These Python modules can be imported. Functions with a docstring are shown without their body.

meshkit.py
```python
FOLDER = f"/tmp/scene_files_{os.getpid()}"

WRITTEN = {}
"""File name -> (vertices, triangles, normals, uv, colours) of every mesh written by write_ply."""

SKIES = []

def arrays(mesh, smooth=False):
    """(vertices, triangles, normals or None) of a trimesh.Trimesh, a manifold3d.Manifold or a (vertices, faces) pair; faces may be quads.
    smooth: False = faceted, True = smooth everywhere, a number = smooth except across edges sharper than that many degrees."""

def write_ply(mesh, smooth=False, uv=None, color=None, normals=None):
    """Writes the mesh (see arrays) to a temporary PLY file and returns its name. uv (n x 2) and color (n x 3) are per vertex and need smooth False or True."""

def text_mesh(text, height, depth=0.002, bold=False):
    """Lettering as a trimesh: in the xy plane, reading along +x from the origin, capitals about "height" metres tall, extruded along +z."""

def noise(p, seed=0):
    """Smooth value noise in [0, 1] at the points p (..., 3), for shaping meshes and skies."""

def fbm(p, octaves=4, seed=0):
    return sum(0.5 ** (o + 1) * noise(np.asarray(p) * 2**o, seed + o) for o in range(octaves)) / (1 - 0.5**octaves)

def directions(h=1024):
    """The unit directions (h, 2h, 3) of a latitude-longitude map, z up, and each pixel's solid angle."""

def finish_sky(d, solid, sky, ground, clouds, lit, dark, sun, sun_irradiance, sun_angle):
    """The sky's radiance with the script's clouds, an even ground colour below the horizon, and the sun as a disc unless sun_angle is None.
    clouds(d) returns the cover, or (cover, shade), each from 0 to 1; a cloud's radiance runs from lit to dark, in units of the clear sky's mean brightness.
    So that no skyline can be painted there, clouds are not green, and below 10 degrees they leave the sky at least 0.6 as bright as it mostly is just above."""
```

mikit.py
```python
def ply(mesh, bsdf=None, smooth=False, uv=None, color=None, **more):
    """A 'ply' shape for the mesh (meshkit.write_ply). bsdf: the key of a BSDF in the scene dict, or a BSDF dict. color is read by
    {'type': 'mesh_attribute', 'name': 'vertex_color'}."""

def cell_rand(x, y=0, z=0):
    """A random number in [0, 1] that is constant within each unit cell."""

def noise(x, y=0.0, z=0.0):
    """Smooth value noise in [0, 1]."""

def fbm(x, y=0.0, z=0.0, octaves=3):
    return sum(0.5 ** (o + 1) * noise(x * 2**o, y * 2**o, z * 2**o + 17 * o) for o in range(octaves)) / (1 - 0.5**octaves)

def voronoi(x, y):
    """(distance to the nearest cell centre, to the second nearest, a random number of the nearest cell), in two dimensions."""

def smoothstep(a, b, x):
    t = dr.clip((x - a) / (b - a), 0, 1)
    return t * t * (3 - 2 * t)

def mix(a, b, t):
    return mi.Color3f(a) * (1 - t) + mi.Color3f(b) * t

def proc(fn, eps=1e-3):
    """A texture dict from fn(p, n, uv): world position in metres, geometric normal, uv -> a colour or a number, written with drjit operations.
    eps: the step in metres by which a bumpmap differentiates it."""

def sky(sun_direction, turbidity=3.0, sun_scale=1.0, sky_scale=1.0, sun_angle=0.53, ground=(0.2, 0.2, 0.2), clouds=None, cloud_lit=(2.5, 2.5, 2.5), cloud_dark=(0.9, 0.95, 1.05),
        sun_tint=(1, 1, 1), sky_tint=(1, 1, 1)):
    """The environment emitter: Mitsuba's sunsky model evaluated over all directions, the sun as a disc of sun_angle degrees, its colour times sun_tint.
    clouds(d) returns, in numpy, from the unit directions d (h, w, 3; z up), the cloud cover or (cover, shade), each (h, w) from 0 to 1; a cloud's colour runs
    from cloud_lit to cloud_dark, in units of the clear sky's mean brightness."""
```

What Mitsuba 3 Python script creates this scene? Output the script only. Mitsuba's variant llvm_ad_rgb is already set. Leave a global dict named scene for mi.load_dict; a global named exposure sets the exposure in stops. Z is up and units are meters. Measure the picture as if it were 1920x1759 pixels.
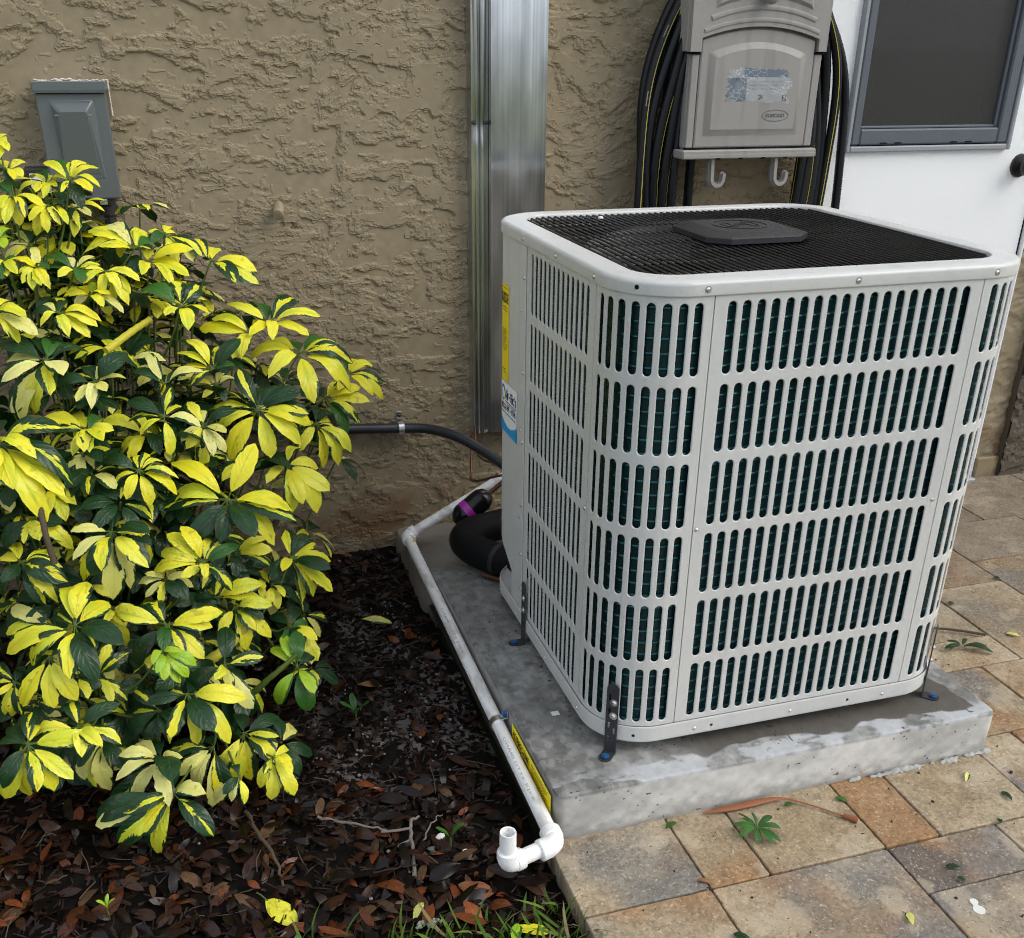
import math, random
import numpy as np, trimesh, shapely
from shapely.geometry import Polygon, box as sbox, Point
from shapely import affinity
import drjit as dr, mitsuba as mi
import mikit, meshkit
from mikit import noise, fbm, voronoi, smoothstep, mix, proc

T = mi.ScalarTransform4f
scene, labels = {"type": "scene"}, {}
rng = np.random.default_rng(7)

# ------------------------------------------------------------------ camera, light, exposure
EYE = np.array([0.0, 0.0, 1.28])
FWD = np.array([0.26608, 0.84629, -0.46150])
UPV = np.array([0.12925, 0.44312, 0.88710])
scene["camera"] = {"type": "perspective", "fov": 52.826, "fov_axis": "x", "near_clip": 0.05, "far_clip": 200.0,
                   "principal_point_offset_x": 0.0, "principal_point_offset_y": -0.1189,
                   "to_world": T().look_at(origin=EYE.tolist(), target=(EYE + FWD).tolist(), up=UPV.tolist())}

def cloud_cover(d):
    # a closed, slightly uneven overcast
    n = meshkit.fbm(np.stack([d[..., 0] * 2.5 + 3, d[..., 1] * 2.5 + 9, d[..., 2] * 2.5], -1), 4, 3)
    return np.ones(d.shape[:2]), np.clip((n - 0.35) * 1.6, 0, 1) * 0.55

scene["sky"] = mikit.sky((0.80, -0.56, 0.78), turbidity=3, sun_scale=0.40, sun_angle=42, clouds=cloud_cover, cloud_lit=(2.2, 2.42, 2.75), cloud_dark=(0.92, 1.0, 1.14), sun_tint=(0.84, 0.97, 1.20))
exposure = 2.38

# ------------------------------------------------------------------ helpers
def rgb(r, g, b):
    return {"type": "rgb", "value": [r, g, b]}

def numbered(name):
    if name not in USED:
        USED.add(name)
        return name
    k = 1
    while f"{name}_{k:03d}" in USED:
        k += 1
    USED.add(f"{name}_{k:03d}")
    return f"{name}_{k:03d}"
USED = set()

def thing(name, label, cat, group=None):
    key = numbered(name)
    labels[key] = {"label": label, "category": cat}
    if group:
        labels[key]["group"] = group
    return key

def shape(mesh, bsdf, smooth=30, uv=None):
    return mikit.ply(mesh, bsdf + "_material" if isinstance(bsdf, str) else bsdf, smooth=smooth, uv=uv)

def put(key, mesh, bsdf, smooth=30, uv=None, label=None, kind=None, parent=None):
    """One entry of the scene: KEY is its plain name, PARENT the key of the thing or part that it belongs to."""
    full = numbered(f"{parent}__{key}" if parent else key)
    scene[full] = shape(mesh, bsdf, smooth=smooth, uv=uv)
    if label or kind:
        labels[full] = {}
        if label:
            labels[full]["label"] = label
        if kind:
            labels[full]["kind"] = kind
    return full

def single(name, mesh, bsdf, label, cat, group=None, smooth=30, uv=None):
    key = thing(name, label, cat, group)
    scene[key] = shape(mesh, bsdf, smooth=smooth, uv=uv)
    return key

def struct(name, mesh, bsdf, smooth=30, uv=None, label=None):
    scene[name] = shape(mesh, bsdf, smooth=smooth, uv=uv)
    USED.add(name)
    labels[name] = {"kind": "structure"}
    if label:
        labels[name]["label"] = label
    return name

def cat(ms):
    return trimesh.util.concatenate([m for m in ms if m is not None])

def mesh_of(v, f):
    v, f = np.asarray(v, float), np.asarray(f, int)
    if f.shape[1] == 4:
        f = np.vstack([f[:, [0, 1, 2]], f[:, [0, 2, 3]]])
    return trimesh.Trimesh(v, f, process=False)

def bbox(x0, x1, y0, y1, z0, z1, c=0.0):
    """A box, its edges chamfered by c."""
    if c <= 0:
        b = trimesh.creation.box((x1 - x0, y1 - y0, z1 - z0))
        b.apply_translation(((x0 + x1) / 2, (y0 + y1) / 2, (z0 + z1) / 2))
        return b
    P = []
    for x, sx in ((x0, 1), (x1, -1)):
        for y, sy in ((y0, 1), (y1, -1)):
            for z, sz in ((z0, 1), (z1, -1)):
                P += [(x + sx * c, y + sy * c, z), (x + sx * c, y, z + sz * c), (x, y + sy * c, z + sz * c)]
    return trimesh.convex.convex_hull(np.array(P))

def tube(pts, r, n=10, caps=True, smooth_path=0):
    p = np.asarray(pts, float)
    if smooth_path:
        p = spline(p, smooth_path)
    r = np.broadcast_to(np.asarray(r, float), (len(p),))
    t = np.gradient(p, axis=0)
    t /= np.linalg.norm(t, axis=1, keepdims=True) + 1e-12
    a = np.cross(t[0], [0, 0, 1.0] if abs(t[0][2]) < 0.9 else [1.0, 0, 0])
    a /= np.linalg.norm(a)
    A = [a]
    for k in range(1, len(p)):
        a = A[-1] - t[k] * (A[-1] @ t[k])
        A.append(a / (np.linalg.norm(a) + 1e-12))
    A = np.array(A)
    B = np.cross(t, A)
    ang = np.arange(n) * 2 * np.pi / n
    v = (p[:, None] + r[:, None, None] * (np.cos(ang)[None, :, None] * A[:, None] + np.sin(ang)[None, :, None] * B[:, None])).reshape(-1, 3)
    i, j = np.meshgrid(np.arange(len(p) - 1), np.arange(n), indexing="ij")
    q = np.stack([i * n + j, i * n + (j + 1) % n, (i + 1) * n + (j + 1) % n, (i + 1) * n + j], -1).reshape(-1, 4)
    f = np.vstack([q[:, [0, 1, 2]], q[:, [0, 2, 3]]])
    if caps:
        L = len(p)
        v = np.vstack([v, p[:1], p[-1:]])
        k = np.arange(n)
        f = np.vstack([f, np.stack([np.full(n, L * n), (k + 1) % n, k], 1), np.stack([np.full(n, L * n + 1), (L - 1) * n + k, (L - 1) * n + (k + 1) % n], 1)])
    return mesh_of(v, f)

def spline(p, per=8):
    """Catmull-Rom through the points."""
    p = np.asarray(p, float)
    q = np.vstack([2 * p[0] - p[1], p, 2 * p[-1] - p[-2]])
    out = []
    for k in range(len(p) - 1):
        a, b, c, d = q[k:k + 4]
        for t in np.arange(per) / per:
            out.append(0.5 * (2 * b + (c - a) * t + (2 * a - 5 * b + 4 * c - d) * t * t + (3 * b - a - 3 * c + d) * t ** 3))
    out.append(p[-1])
    return np.array(out)

def lathe(profile, n=24, at=(0, 0, 0), axis=(0, 0, 1)):
    m = trimesh.creation.revolve(np.array(profile, float), sections=n)
    m.apply_transform(trimesh.geometry.align_vectors([0, 0, 1], axis))
    m.apply_translation(at)
    return m

def rr_ring(x0, x1, y0, y1, r, n=10, z=0.0, step=None):
    """A rounded rectangle as points, anticlockwise from the middle of no side in particular."""
    P = []
    for cx, cy, a0 in ((x1 - r, y0 + r, -90), (x1 - r, y1 - r, 0), (x0 + r, y1 - r, 90), (x0 + r, y0 + r, 180)):
        for k in range(n + 1):
            a = math.radians(a0 + 90 * k / n)
            P.append((cx + r * math.cos(a), cy + r * math.sin(a)))
    P = np.array(P)
    if step:
        out = []
        for a, b in zip(P, np.roll(P, -1, 0)):
            m = max(1, int(np.linalg.norm(b - a) / step))
            out += [a + (b - a) * k / m for k in range(m)]
        P = np.array(out)
    return np.column_stack([P, np.full(len(P), z)])

def loft(rings, cap0=False, cap1=False):
    """Closed rings of the same length joined one after the other; outwards when anticlockwise rings rise."""
    n = len(rings[0])
    v = np.vstack(rings)
    i, j = np.meshgrid(np.arange(len(rings) - 1), np.arange(n), indexing="ij")
    q = np.stack([i * n + j, i * n + (j + 1) % n, (i + 1) * n + (j + 1) % n, (i + 1) * n + j], -1).reshape(-1, 4)
    f = [q[:, [0, 1, 2]], q[:, [0, 2, 3]]]
    k = np.arange(n)
    if cap0:
        v = np.vstack([v, rings[0].mean(0)])
        f.append(np.stack([np.full(n, len(v) - 1), (k + 1) % n, k], 1))
    if cap1:
        o = (len(rings) - 1) * n
        v = np.vstack([v, rings[-1].mean(0)])
        f.append(np.stack([np.full(n, len(v) - 1), o + k, o + (k + 1) % n], 1))
    return mesh_of(v, np.vstack(f))

def plate(poly, t, bevel=0.0):
    """A polygon in (u, w) as a plate: u along +x, w along +z, its face at y = 0 towards -y, thickness t behind it."""
    m = cat([trimesh.creation.extrude_polygon(g, t, engine="earcut") for g in getattr(poly, "geoms", [poly])])
    v = m.vertices
    m.vertices = np.column_stack([v[:, 0], t - v[:, 2], v[:, 1]])
    m.invert()
    m.vertices[:, 1] = m.vertices[:, 1]
    fix = trimesh.Trimesh(m.vertices, m.faces, process=False)
    if fix.volume < 0:
        fix.invert()
    return fix

def text_on(text, height, origin, right, up, depth=0.0006, bold=False, width=None):
    """Raised or printed lettering at ORIGIN, reading along RIGHT."""
    m = meshkit.text_mesh(text, height, depth, bold=bold)
    right, up = np.asarray(right, float), np.asarray(up, float)
    if width:
        m.vertices[:, 0] *= width / (m.vertices[:, 0].max() - m.vertices[:, 0].min())
    M = np.eye(4)
    M[:3, 0], M[:3, 1], M[:3, 2], M[:3, 3] = right, up, np.cross(right, up), origin
    m.apply_transform(M)
    return m

def grid_mesh(X, Y, Z):
    h, w = X.shape
    v = np.stack([X, Y, Z], -1).reshape(-1, 3)
    i, j = np.meshgrid(np.arange(h - 1), np.arange(w - 1), indexing="ij")
    a = (i * w + j).ravel()
    return mesh_of(v, np.vstack([np.stack([a, a + 1, a + w + 1], 1), np.stack([a, a + w + 1, a + w], 1)]))

def screw_head(p, nrm, r=0.005):
    m = lathe([(0, r * 0.75), (r * 0.55, r * 0.68), (r * 0.9, r * 0.35), (r, 0.0), (r * 1.55, 0.0), (r * 1.55, -0.002)], 10)
    m.apply_transform(trimesh.geometry.align_vectors([0, 0, 1], nrm))
    m.apply_translation(p)
    return m

# ------------------------------------------------------------------ materials
def plain(name, col, rough=0.5, spec=0.5, metallic=0.0, clear=0.0, two=True):
    b = {"type": "principled", "base_color": col if isinstance(col, dict) else rgb(*col), "roughness": rough, "specular": spec, "metallic": metallic}
    if clear:
        b["clearcoat"], b["clearcoat_gloss"] = clear, 0.85
    scene[name + "_material"] = {"type": "twosided", "bsdf": b} if two else b
    return name

def bumped(name, inner, fn, scale, eps=0.001):
    scene[name + "_material"] = {"type": "twosided", "bsdf": {"type": "bumpmap", "arbitrary": proc(fn, eps), "scale": scale, "bsdf": inner}}
    return name

def stucco_col(p, n, uv):
    big = fbm(p.x * 1.7 + 4, p.z * 1.7, p.y, 3)
    fine = fbm(p.x * 60, p.z * 60, p.y * 60, 2)
    c = mix((0.222, 0.178, 0.113), (0.270, 0.218, 0.142), big) * (0.86 + 0.28 * fine)
    s = fbm(p.x * 9 + 2, p.z * 22, 0.0, 3)
    base = smoothstep(0.17, 0.03, p.z + (s - 0.5) * 0.16)
    c = mix(c, (0.16, 0.115, 0.062), base * 0.40)
    rust = smoothstep(0.52, 0.66, fbm(p.x * 7 + 11, p.z * 13 + 5, 0.0, 3)) * smoothstep(0.13, 0.05, dr.abs(p.z - 0.085))
    c = mix(c, (0.13, 0.045, 0.012), rust * 0.5)
    mark = smoothstep(0.03, 0.012, dr.sqrt(dr.square((p.x - 0.262) * 0.8) + dr.square((p.z - 0.895) * 1.5))) * smoothstep(0.5, 0.62, fbm(p.x * 70, p.z * 90, 0.0, 2))
    return mix(c, (0.05, 0.04, 0.03), mark * 0.8)
plain("stucco_paint", proc(stucco_col), 0.62, 0.35)

def leaf_col(p, n, uv):
    k = dr.floor(uv.x * 0.5)
    t = uv.x - 2 * k
    ty = dr.floor(uv.y * 0.5)
    s = (uv.y - 2 * ty) * 2 - 1
    a = dr.abs(s)
    r1, r2 = mikit.cell_rand(k, 3), mikit.cell_rand(k, 8)
    nz = fbm((t - 0.35 * a) * 3.2 + k * 7.31, s * 1.6 + k * 3.17, 0.0, 2) - 0.5
    fz = noise((t - 0.35 * a) * 26 + k * 1.3, s * 5, 0.0) - 0.5
    e = 1 - a + nz * 0.85 + fz * 0.20                         # how far inside the margin
    sid = (s * dr.select(r1 > 0.5, 1.0, -1.0)) * 0.28          # one half greener than the other
    green = mix((0.007, 0.030, 0.011), (0.018, 0.062, 0.016), fbm(t * 4 + k, s * 3, 0.0, 2))
    mid = smoothstep(0.05, 0.0, a)
    vein = smoothstep(0.75, 1.0, dr.cos((t * 1.0 - a * 0.3) * 44) * 0.5 + 0.5) * 0.12
    green = mix(green, (0.10, 0.17, 0.05), mid * 0.45 + vein * 0.35)
    yellow = mix((0.78, 0.70, 0.020), (0.80, 0.77, 0.07), r2)
    yellow = mix(yellow, (0.50, 0.60, 0.03), smoothstep(0.42, 0.75, fbm(t * 2.2 + k * 3, s * 1.2 + k, 1.0, 2) + (r1 - 0.6) * 0.3) * 0.65)
    cream = mix((0.70, 0.67, 0.15), (0.74, 0.72, 0.25), r2)
    mg = mix((0.022, 0.085, 0.014), (0.045, 0.15, 0.022), r2)
    lime = mix((0.26, 0.48, 0.025), (0.42, 0.56, 0.03), r2)
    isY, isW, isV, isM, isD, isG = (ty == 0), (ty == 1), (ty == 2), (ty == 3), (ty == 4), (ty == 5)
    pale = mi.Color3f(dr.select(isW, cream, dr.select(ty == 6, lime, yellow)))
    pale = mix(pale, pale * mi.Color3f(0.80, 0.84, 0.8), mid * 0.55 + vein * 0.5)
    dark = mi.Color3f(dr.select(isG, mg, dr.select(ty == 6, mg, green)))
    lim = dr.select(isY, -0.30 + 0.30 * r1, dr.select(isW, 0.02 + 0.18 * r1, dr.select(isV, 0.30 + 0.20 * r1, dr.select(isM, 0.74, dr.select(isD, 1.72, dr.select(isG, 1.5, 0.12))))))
    g = smoothstep(lim + 0.03, lim - 0.03, e + dr.select(isD | isG, 0.0, sid))
    c = mix(pale, dark, g)
    spot = smoothstep(0.80, 0.86, noise(t * 9 + k * 5.7, s * 3 + k * 2.2, 0.0)) * smoothstep(0.6, 0.75, mikit.cell_rand(k, 21))
    c = mix(c, (0.20, 0.10, 0.02), spot * 0.35)
    return c
def leaf_bump(p, n, uv):
    k = dr.floor(uv.x * 0.5)
    t = uv.x - 2 * k
    a = dr.abs((uv.y - 2 * dr.floor(uv.y * 0.5)) * 2 - 1)
    return -smoothstep(0.12, 0.0, a) - 0.35 * smoothstep(0.55, 1.0, dr.cos((t - a * 0.30) * 44) * 0.5 + 0.5) + 0.8 * fbm(t * 5 + k, a * 3 + k * 2, 0.0, 2)
LEAFP = proc(leaf_col)
scene["leaf_skin_material"] = {"type": "bumpmap", "arbitrary": proc(leaf_bump, 0.0008), "scale": 0.0011, "bsdf": {"type": "blendbsdf", "weight": 0.62,
    "bsdf_0": {"type": "principledthin", "base_color": LEAFP, "roughness": 0.4, "diff_trans": 0.9, "eta": 1.45, "spec_trans": 0.0},
    "bsdf_1": {"type": "twosided", "bsdf": {"type": "principled", "base_color": LEAFP, "roughness": 0.27, "specular": 0.45, "clearcoat": 0.3, "clearcoat_gloss": 0.9}}}}

def dead_col(p, n, uv):
    k = dr.floor(uv.x * 0.5)
    t = uv.x - 2 * k
    s = (uv.y - 2 * dr.floor(uv.y * 0.5)) * 2 - 1
    r1, r2 = mikit.cell_rand(k, 3), mikit.cell_rand(k, 9)
    c = mix((0.0055, 0.0030, 0.0022), (0.030, 0.0115, 0.0068), smoothstep(0.30, 1.0, r1))
    c = mix(c, (0.15, 0.040, 0.013), smoothstep(0.86, 1.0, r2))
    c = mix(c, (0.085, 0.048, 0.026), smoothstep(0.93, 0.98, mikit.cell_rand(k, 14)))
    c = c * (0.55 + 0.9 * fbm(t * 9 + k, s * 5 + k, 0.0, 3))
    v = smoothstep(0.06, 0.0, dr.abs(s)) + smoothstep(0.8, 1.0, dr.cos((t - dr.abs(s) * 0.3) * 60) * 0.5 + 0.5) * 0.35
    return mix(c, c * 1.7, v * 0.6)
plain("dead_leaf", proc(dead_col), 0.30, 0.26)

def tan_col(p, n, uv):
    k = dr.floor(uv.x * 0.5)
    t, s = uv.x - 2 * k, (uv.y - 2 * dr.floor(uv.y * 0.5)) * 2 - 1
    r = mikit.cell_rand(k, 5)
    c = mix((0.21, 0.055, 0.016), (0.24, 0.13, 0.05), r) * (0.6 + 0.8 * fbm(t * 8 + k, s * 4, 0.0, 3))
    return mix(c, c * 1.6, smoothstep(0.08, 0.0, dr.abs(s)))
plain("rust_leaf", proc(tan_col), 0.42, 0.45)

def soil_col(p, n, uv):
    a = fbm(p.x * 40, p.y * 40, p.z * 40, 3)
    c = mix((0.003, 0.0024, 0.002), (0.009, 0.0065, 0.005), a)
    sand = smoothstep(0.53, 0.66, fbm(p.x * 6 + 2, p.y * 5 + 1, 0.0, 3)) * smoothstep(0.0, 0.16, p.x - 0.02) * smoothstep(1.35, 1.6, p.y) * smoothstep(2.55, 2.3, p.y)
    sand = sand * smoothstep(0.50, 0.62, fbm(p.x * 120, p.y * 120, 0.0, 3)) * smoothstep(0.35, 0.6, fbm(p.x * 22, p.y * 22, 4.0, 2))
    return mix(c, (0.105, 0.092, 0.086), sand)
plain("soil_earth", proc(soil_col), 0.85, 0.10)

def paver_col(p, n, uv):
    wear_shade = dr.floor(uv.x * 0.5) * 0.25                           # weathering plus overhang shade painted into this stone
    r1, r2 = uv.x - 8 * wear_shade, uv.y
    r3 = mikit.cell_rand(r1 * 91, r2 * 57)
    a = fbm(p.x * 5.5 + r1 * 40, p.y * 5.5 + r2 * 40, 0.0, 3)
    b = fbm(p.x * 4.2 + r2 * 90, p.y * 4.2 + r1 * 70, 3.0, 3)
    c = mix((0.295, 0.218, 0.130), (0.405, 0.325, 0.222), smoothstep(0.2, 0.8, a))
    c = mix(c, (0.315, 0.175, 0.083), smoothstep(0.44, 0.66, b + (r1 - 0.6) * 0.22) * 0.9)
    c = mix(c, (0.19, 0.178, 0.165), smoothstep(0.47, 0.68, fbm(p.x * 3.6 + r3 * 60, p.y * 3.6 + r1 * 33, 7.0, 3) + (r3 - 0.62) * 0.22) * 0.85)
    c = mix(c, (0.10, 0.10, 0.10), smoothstep(0.86, 0.98, r3) * smoothstep(0.50, 0.66, fbm(p.x * 6 + r2 * 20, p.y * 6, 2.0, 2)) * 0.75)
    g = fbm(p.x * 190, p.y * 190, 0.0, 2)
    sp = noise(p.x * 330, p.y * 330, 5.0)
    c = mix(c * 0.9, mi.Color3f(0.155, 0.125, 0.092) * (0.6 + 0.8 * a), wear_shade * 0.85)
    m = fbm(p.x * 34, p.y * 34, 8.0, 3)
    c = c * (0.66 + 0.68 * g) * (0.78 + 0.44 * m)
    c = mix(c, (0.47, 0.39, 0.285), smoothstep(0.56, 0.72, fbm(p.x * 17 + r1 * 9, p.y * 17, 6.0, 4)) * (0.45 - 0.3 * wear_shade))
    c = mix(c, (0.62, 0.54, 0.42), smoothstep(0.76, 0.95, sp) * (0.45 - 0.3 * wear_shade))
    c = mix(c, (0.07, 0.055, 0.045), smoothstep(0.83, 0.94, noise(p.x * 260 + 9, p.y * 260, 1.0)) * 0.55)
    return c
def paver_bump(p, n, uv):
    return fbm(p.x * 150, p.y * 150, p.z * 150, 3)
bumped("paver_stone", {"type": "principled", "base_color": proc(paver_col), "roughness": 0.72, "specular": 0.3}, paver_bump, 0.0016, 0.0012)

PX0, PX1, PY0, PY1, PZ = 0.512, 1.447, 1.346, 2.285, 0.100
def concrete_col(p, n, uv):
    a = fbm(p.x * 7, p.y * 7, p.z * 12 + 3, 3)
    f = fbm(p.x * 60, p.y * 60, p.z * 60, 4)
    c = mix((0.31, 0.305, 0.288), (0.46, 0.455, 0.435), smoothstep(0.25, 0.75, a)) * (0.76 + 0.48 * f) * 1.2
    top = smoothstep(PZ - 0.012, PZ - 0.003, p.z)
    w = fbm(p.x * 11 + 3, p.y * 11, 0.0, 3)
    edge = (p.y - PY0) + (w - 0.5) * 0.10
    right = smoothstep(0.70, 0.85, p.x)
    wet = smoothstep(0.045, 0.053, edge) * right * smoothstep(0.045, 0.053, PX1 - p.x + (w - 0.5) * 0.09)
    damp = (1 - right) * smoothstep(0.35, 0.62, fbm(p.x * 13, p.y * 8, 1.0, 4)) * smoothstep(0.02, 0.06, edge)
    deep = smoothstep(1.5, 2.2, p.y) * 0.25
    scuff = smoothstep(0.50, 0.60, fbm(p.x * 55 + 4, p.y * 38, 2.0, 5)) * 0.24
    bloom = smoothstep(0.072, 0.045, edge) * smoothstep(0.46, 0.56, fbm(p.x * 14 + 7, p.y * 30, 4.0, 5))
    t = mix(c * 0.44 * (0.6 + 0.8 * f), (0.5, 0.5, 0.51), scuff)
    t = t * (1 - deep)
    t = mix(t, (0.115, 0.112, 0.105), damp * 0.38)
    t = mix(t, (0.52, 0.53, 0.55), bloom * 0.6)
    t = mix(t, mi.Color3f(0.078, 0.069, 0.058) * (0.8 + 0.4 * w), wet * 0.92)  # wet stain, its colour lowered further for the shade under the unit
    c = mix(c, t, top)
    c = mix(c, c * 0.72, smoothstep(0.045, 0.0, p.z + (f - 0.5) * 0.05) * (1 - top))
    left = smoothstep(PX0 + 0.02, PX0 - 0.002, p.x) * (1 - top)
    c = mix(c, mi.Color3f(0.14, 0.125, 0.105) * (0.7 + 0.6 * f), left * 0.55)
    pit = smoothstep(0.88, 0.92, noise(p.x * 130, p.y * 130, p.z * 130)) * smoothstep(0.5, 0.6, noise(p.x * 9, p.y * 9, p.z * 9))
    return mix(c, (0.03, 0.03, 0.03), pit * 0.8)
def concrete_bump(p, n, uv):
    return fbm(p.x * 110, p.y * 110, p.z * 110, 3)
bumped("concrete", {"type": "principled", "base_color": proc(concrete_col), "roughness": 0.6, "specular": 0.35}, concrete_bump, 0.0007, 0.0015)

def old_concrete_col(p, n, uv):
    a = fbm(p.x * 12, p.y * 12, p.z * 20, 4)
    return mix((0.10, 0.085, 0.068), (0.27, 0.245, 0.215), a)
plain("old_concrete", proc(old_concrete_col), 0.75, 0.3)

def galv_col(p, n, uv):
    sp = fbm(p.x * 34, p.z * 9, p.y * 34, 3)
    st = noise(p.x * 240, p.z * 2.2, p.y * 240)
    c = mix((0.42, 0.425, 0.42), (0.80, 0.80, 0.79), sp) * (0.72 + 0.5 * st)
    grime = smoothstep(0.5, 0.75, fbm(p.x * 18 + 5, p.z * 3.4 + 2, p.y * 18, 3)) * 0.35
    return mix(c, (0.20, 0.19, 0.165), grime)
def galv_rough(p, n, uv):
    return 0.09 + 0.14 * fbm(p.x * 26, p.z * 7, p.y * 26, 3)
scene["galvanized_material"] = {"type": "twosided", "bsdf": {"type": "principled", "base_color": proc(galv_col), "metallic": 0.92, "roughness": proc(galv_rough), "specular": 0.5}}

def cabinet_col(p, n, uv):
    d = fbm(p.x * 6, p.y * 6, p.z * 4, 3)
    f = noise(p.x * 150, p.y * 150, p.z * 150)
    st = smoothstep(0.5, 0.8, fbm((p.x + p.y) * 34, (p.x - p.y) * 34, p.z * 2.5, 3)) * 0.06
    return mi.Color3f(0.53, 0.53, 0.515) * (0.92 + 0.12 * d - st) * (0.985 + 0.03 * f)
plain("cabinet_paint", proc(cabinet_col), 0.36, 0.5, clear=0.25)

def coil_col(p, n, uv):
    fin = noise((p.x + p.y) * 650, (p.x - p.y) * 650, p.z * 30)
    return mix((0.004, 0.022, 0.026), (0.012, 0.055, 0.062), fin)
plain("coil_fins", proc(coil_col), 0.34, 0.6, metallic=0.55)
plain("coil_tube", (0.022, 0.085, 0.095), 0.30, 0.7, metallic=0.85)

def resin_col(p, n, uv):
    d = fbm(p.x * 9, p.y * 9, p.z * 6, 3)
    st = smoothstep(0.55, 0.8, noise(p.x * 60, 0.0, p.z * 5)) * 0.10
    return mi.Color3f(0.268, 0.254, 0.238) * (0.92 + 0.16 * d - st)
plain("resin_plastic", proc(resin_col), 0.5, 0.4)

def pvc_col(p, n, uv):
    g = smoothstep(0.48, 0.66, fbm(p.x * 60, p.y * 18, p.z * 60, 4))
    return mix((0.80, 0.795, 0.785), (0.46, 0.40, 0.37), g * 0.5)
plain("pvc_pipe", proc(pvc_col), 0.34, 0.5)
plain("pvc_fitting", (0.80, 0.80, 0.79), 0.24, 0.5)
plain("pvc_glue", (0.50, 0.37, 0.07), 0.35, 0.5)

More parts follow.
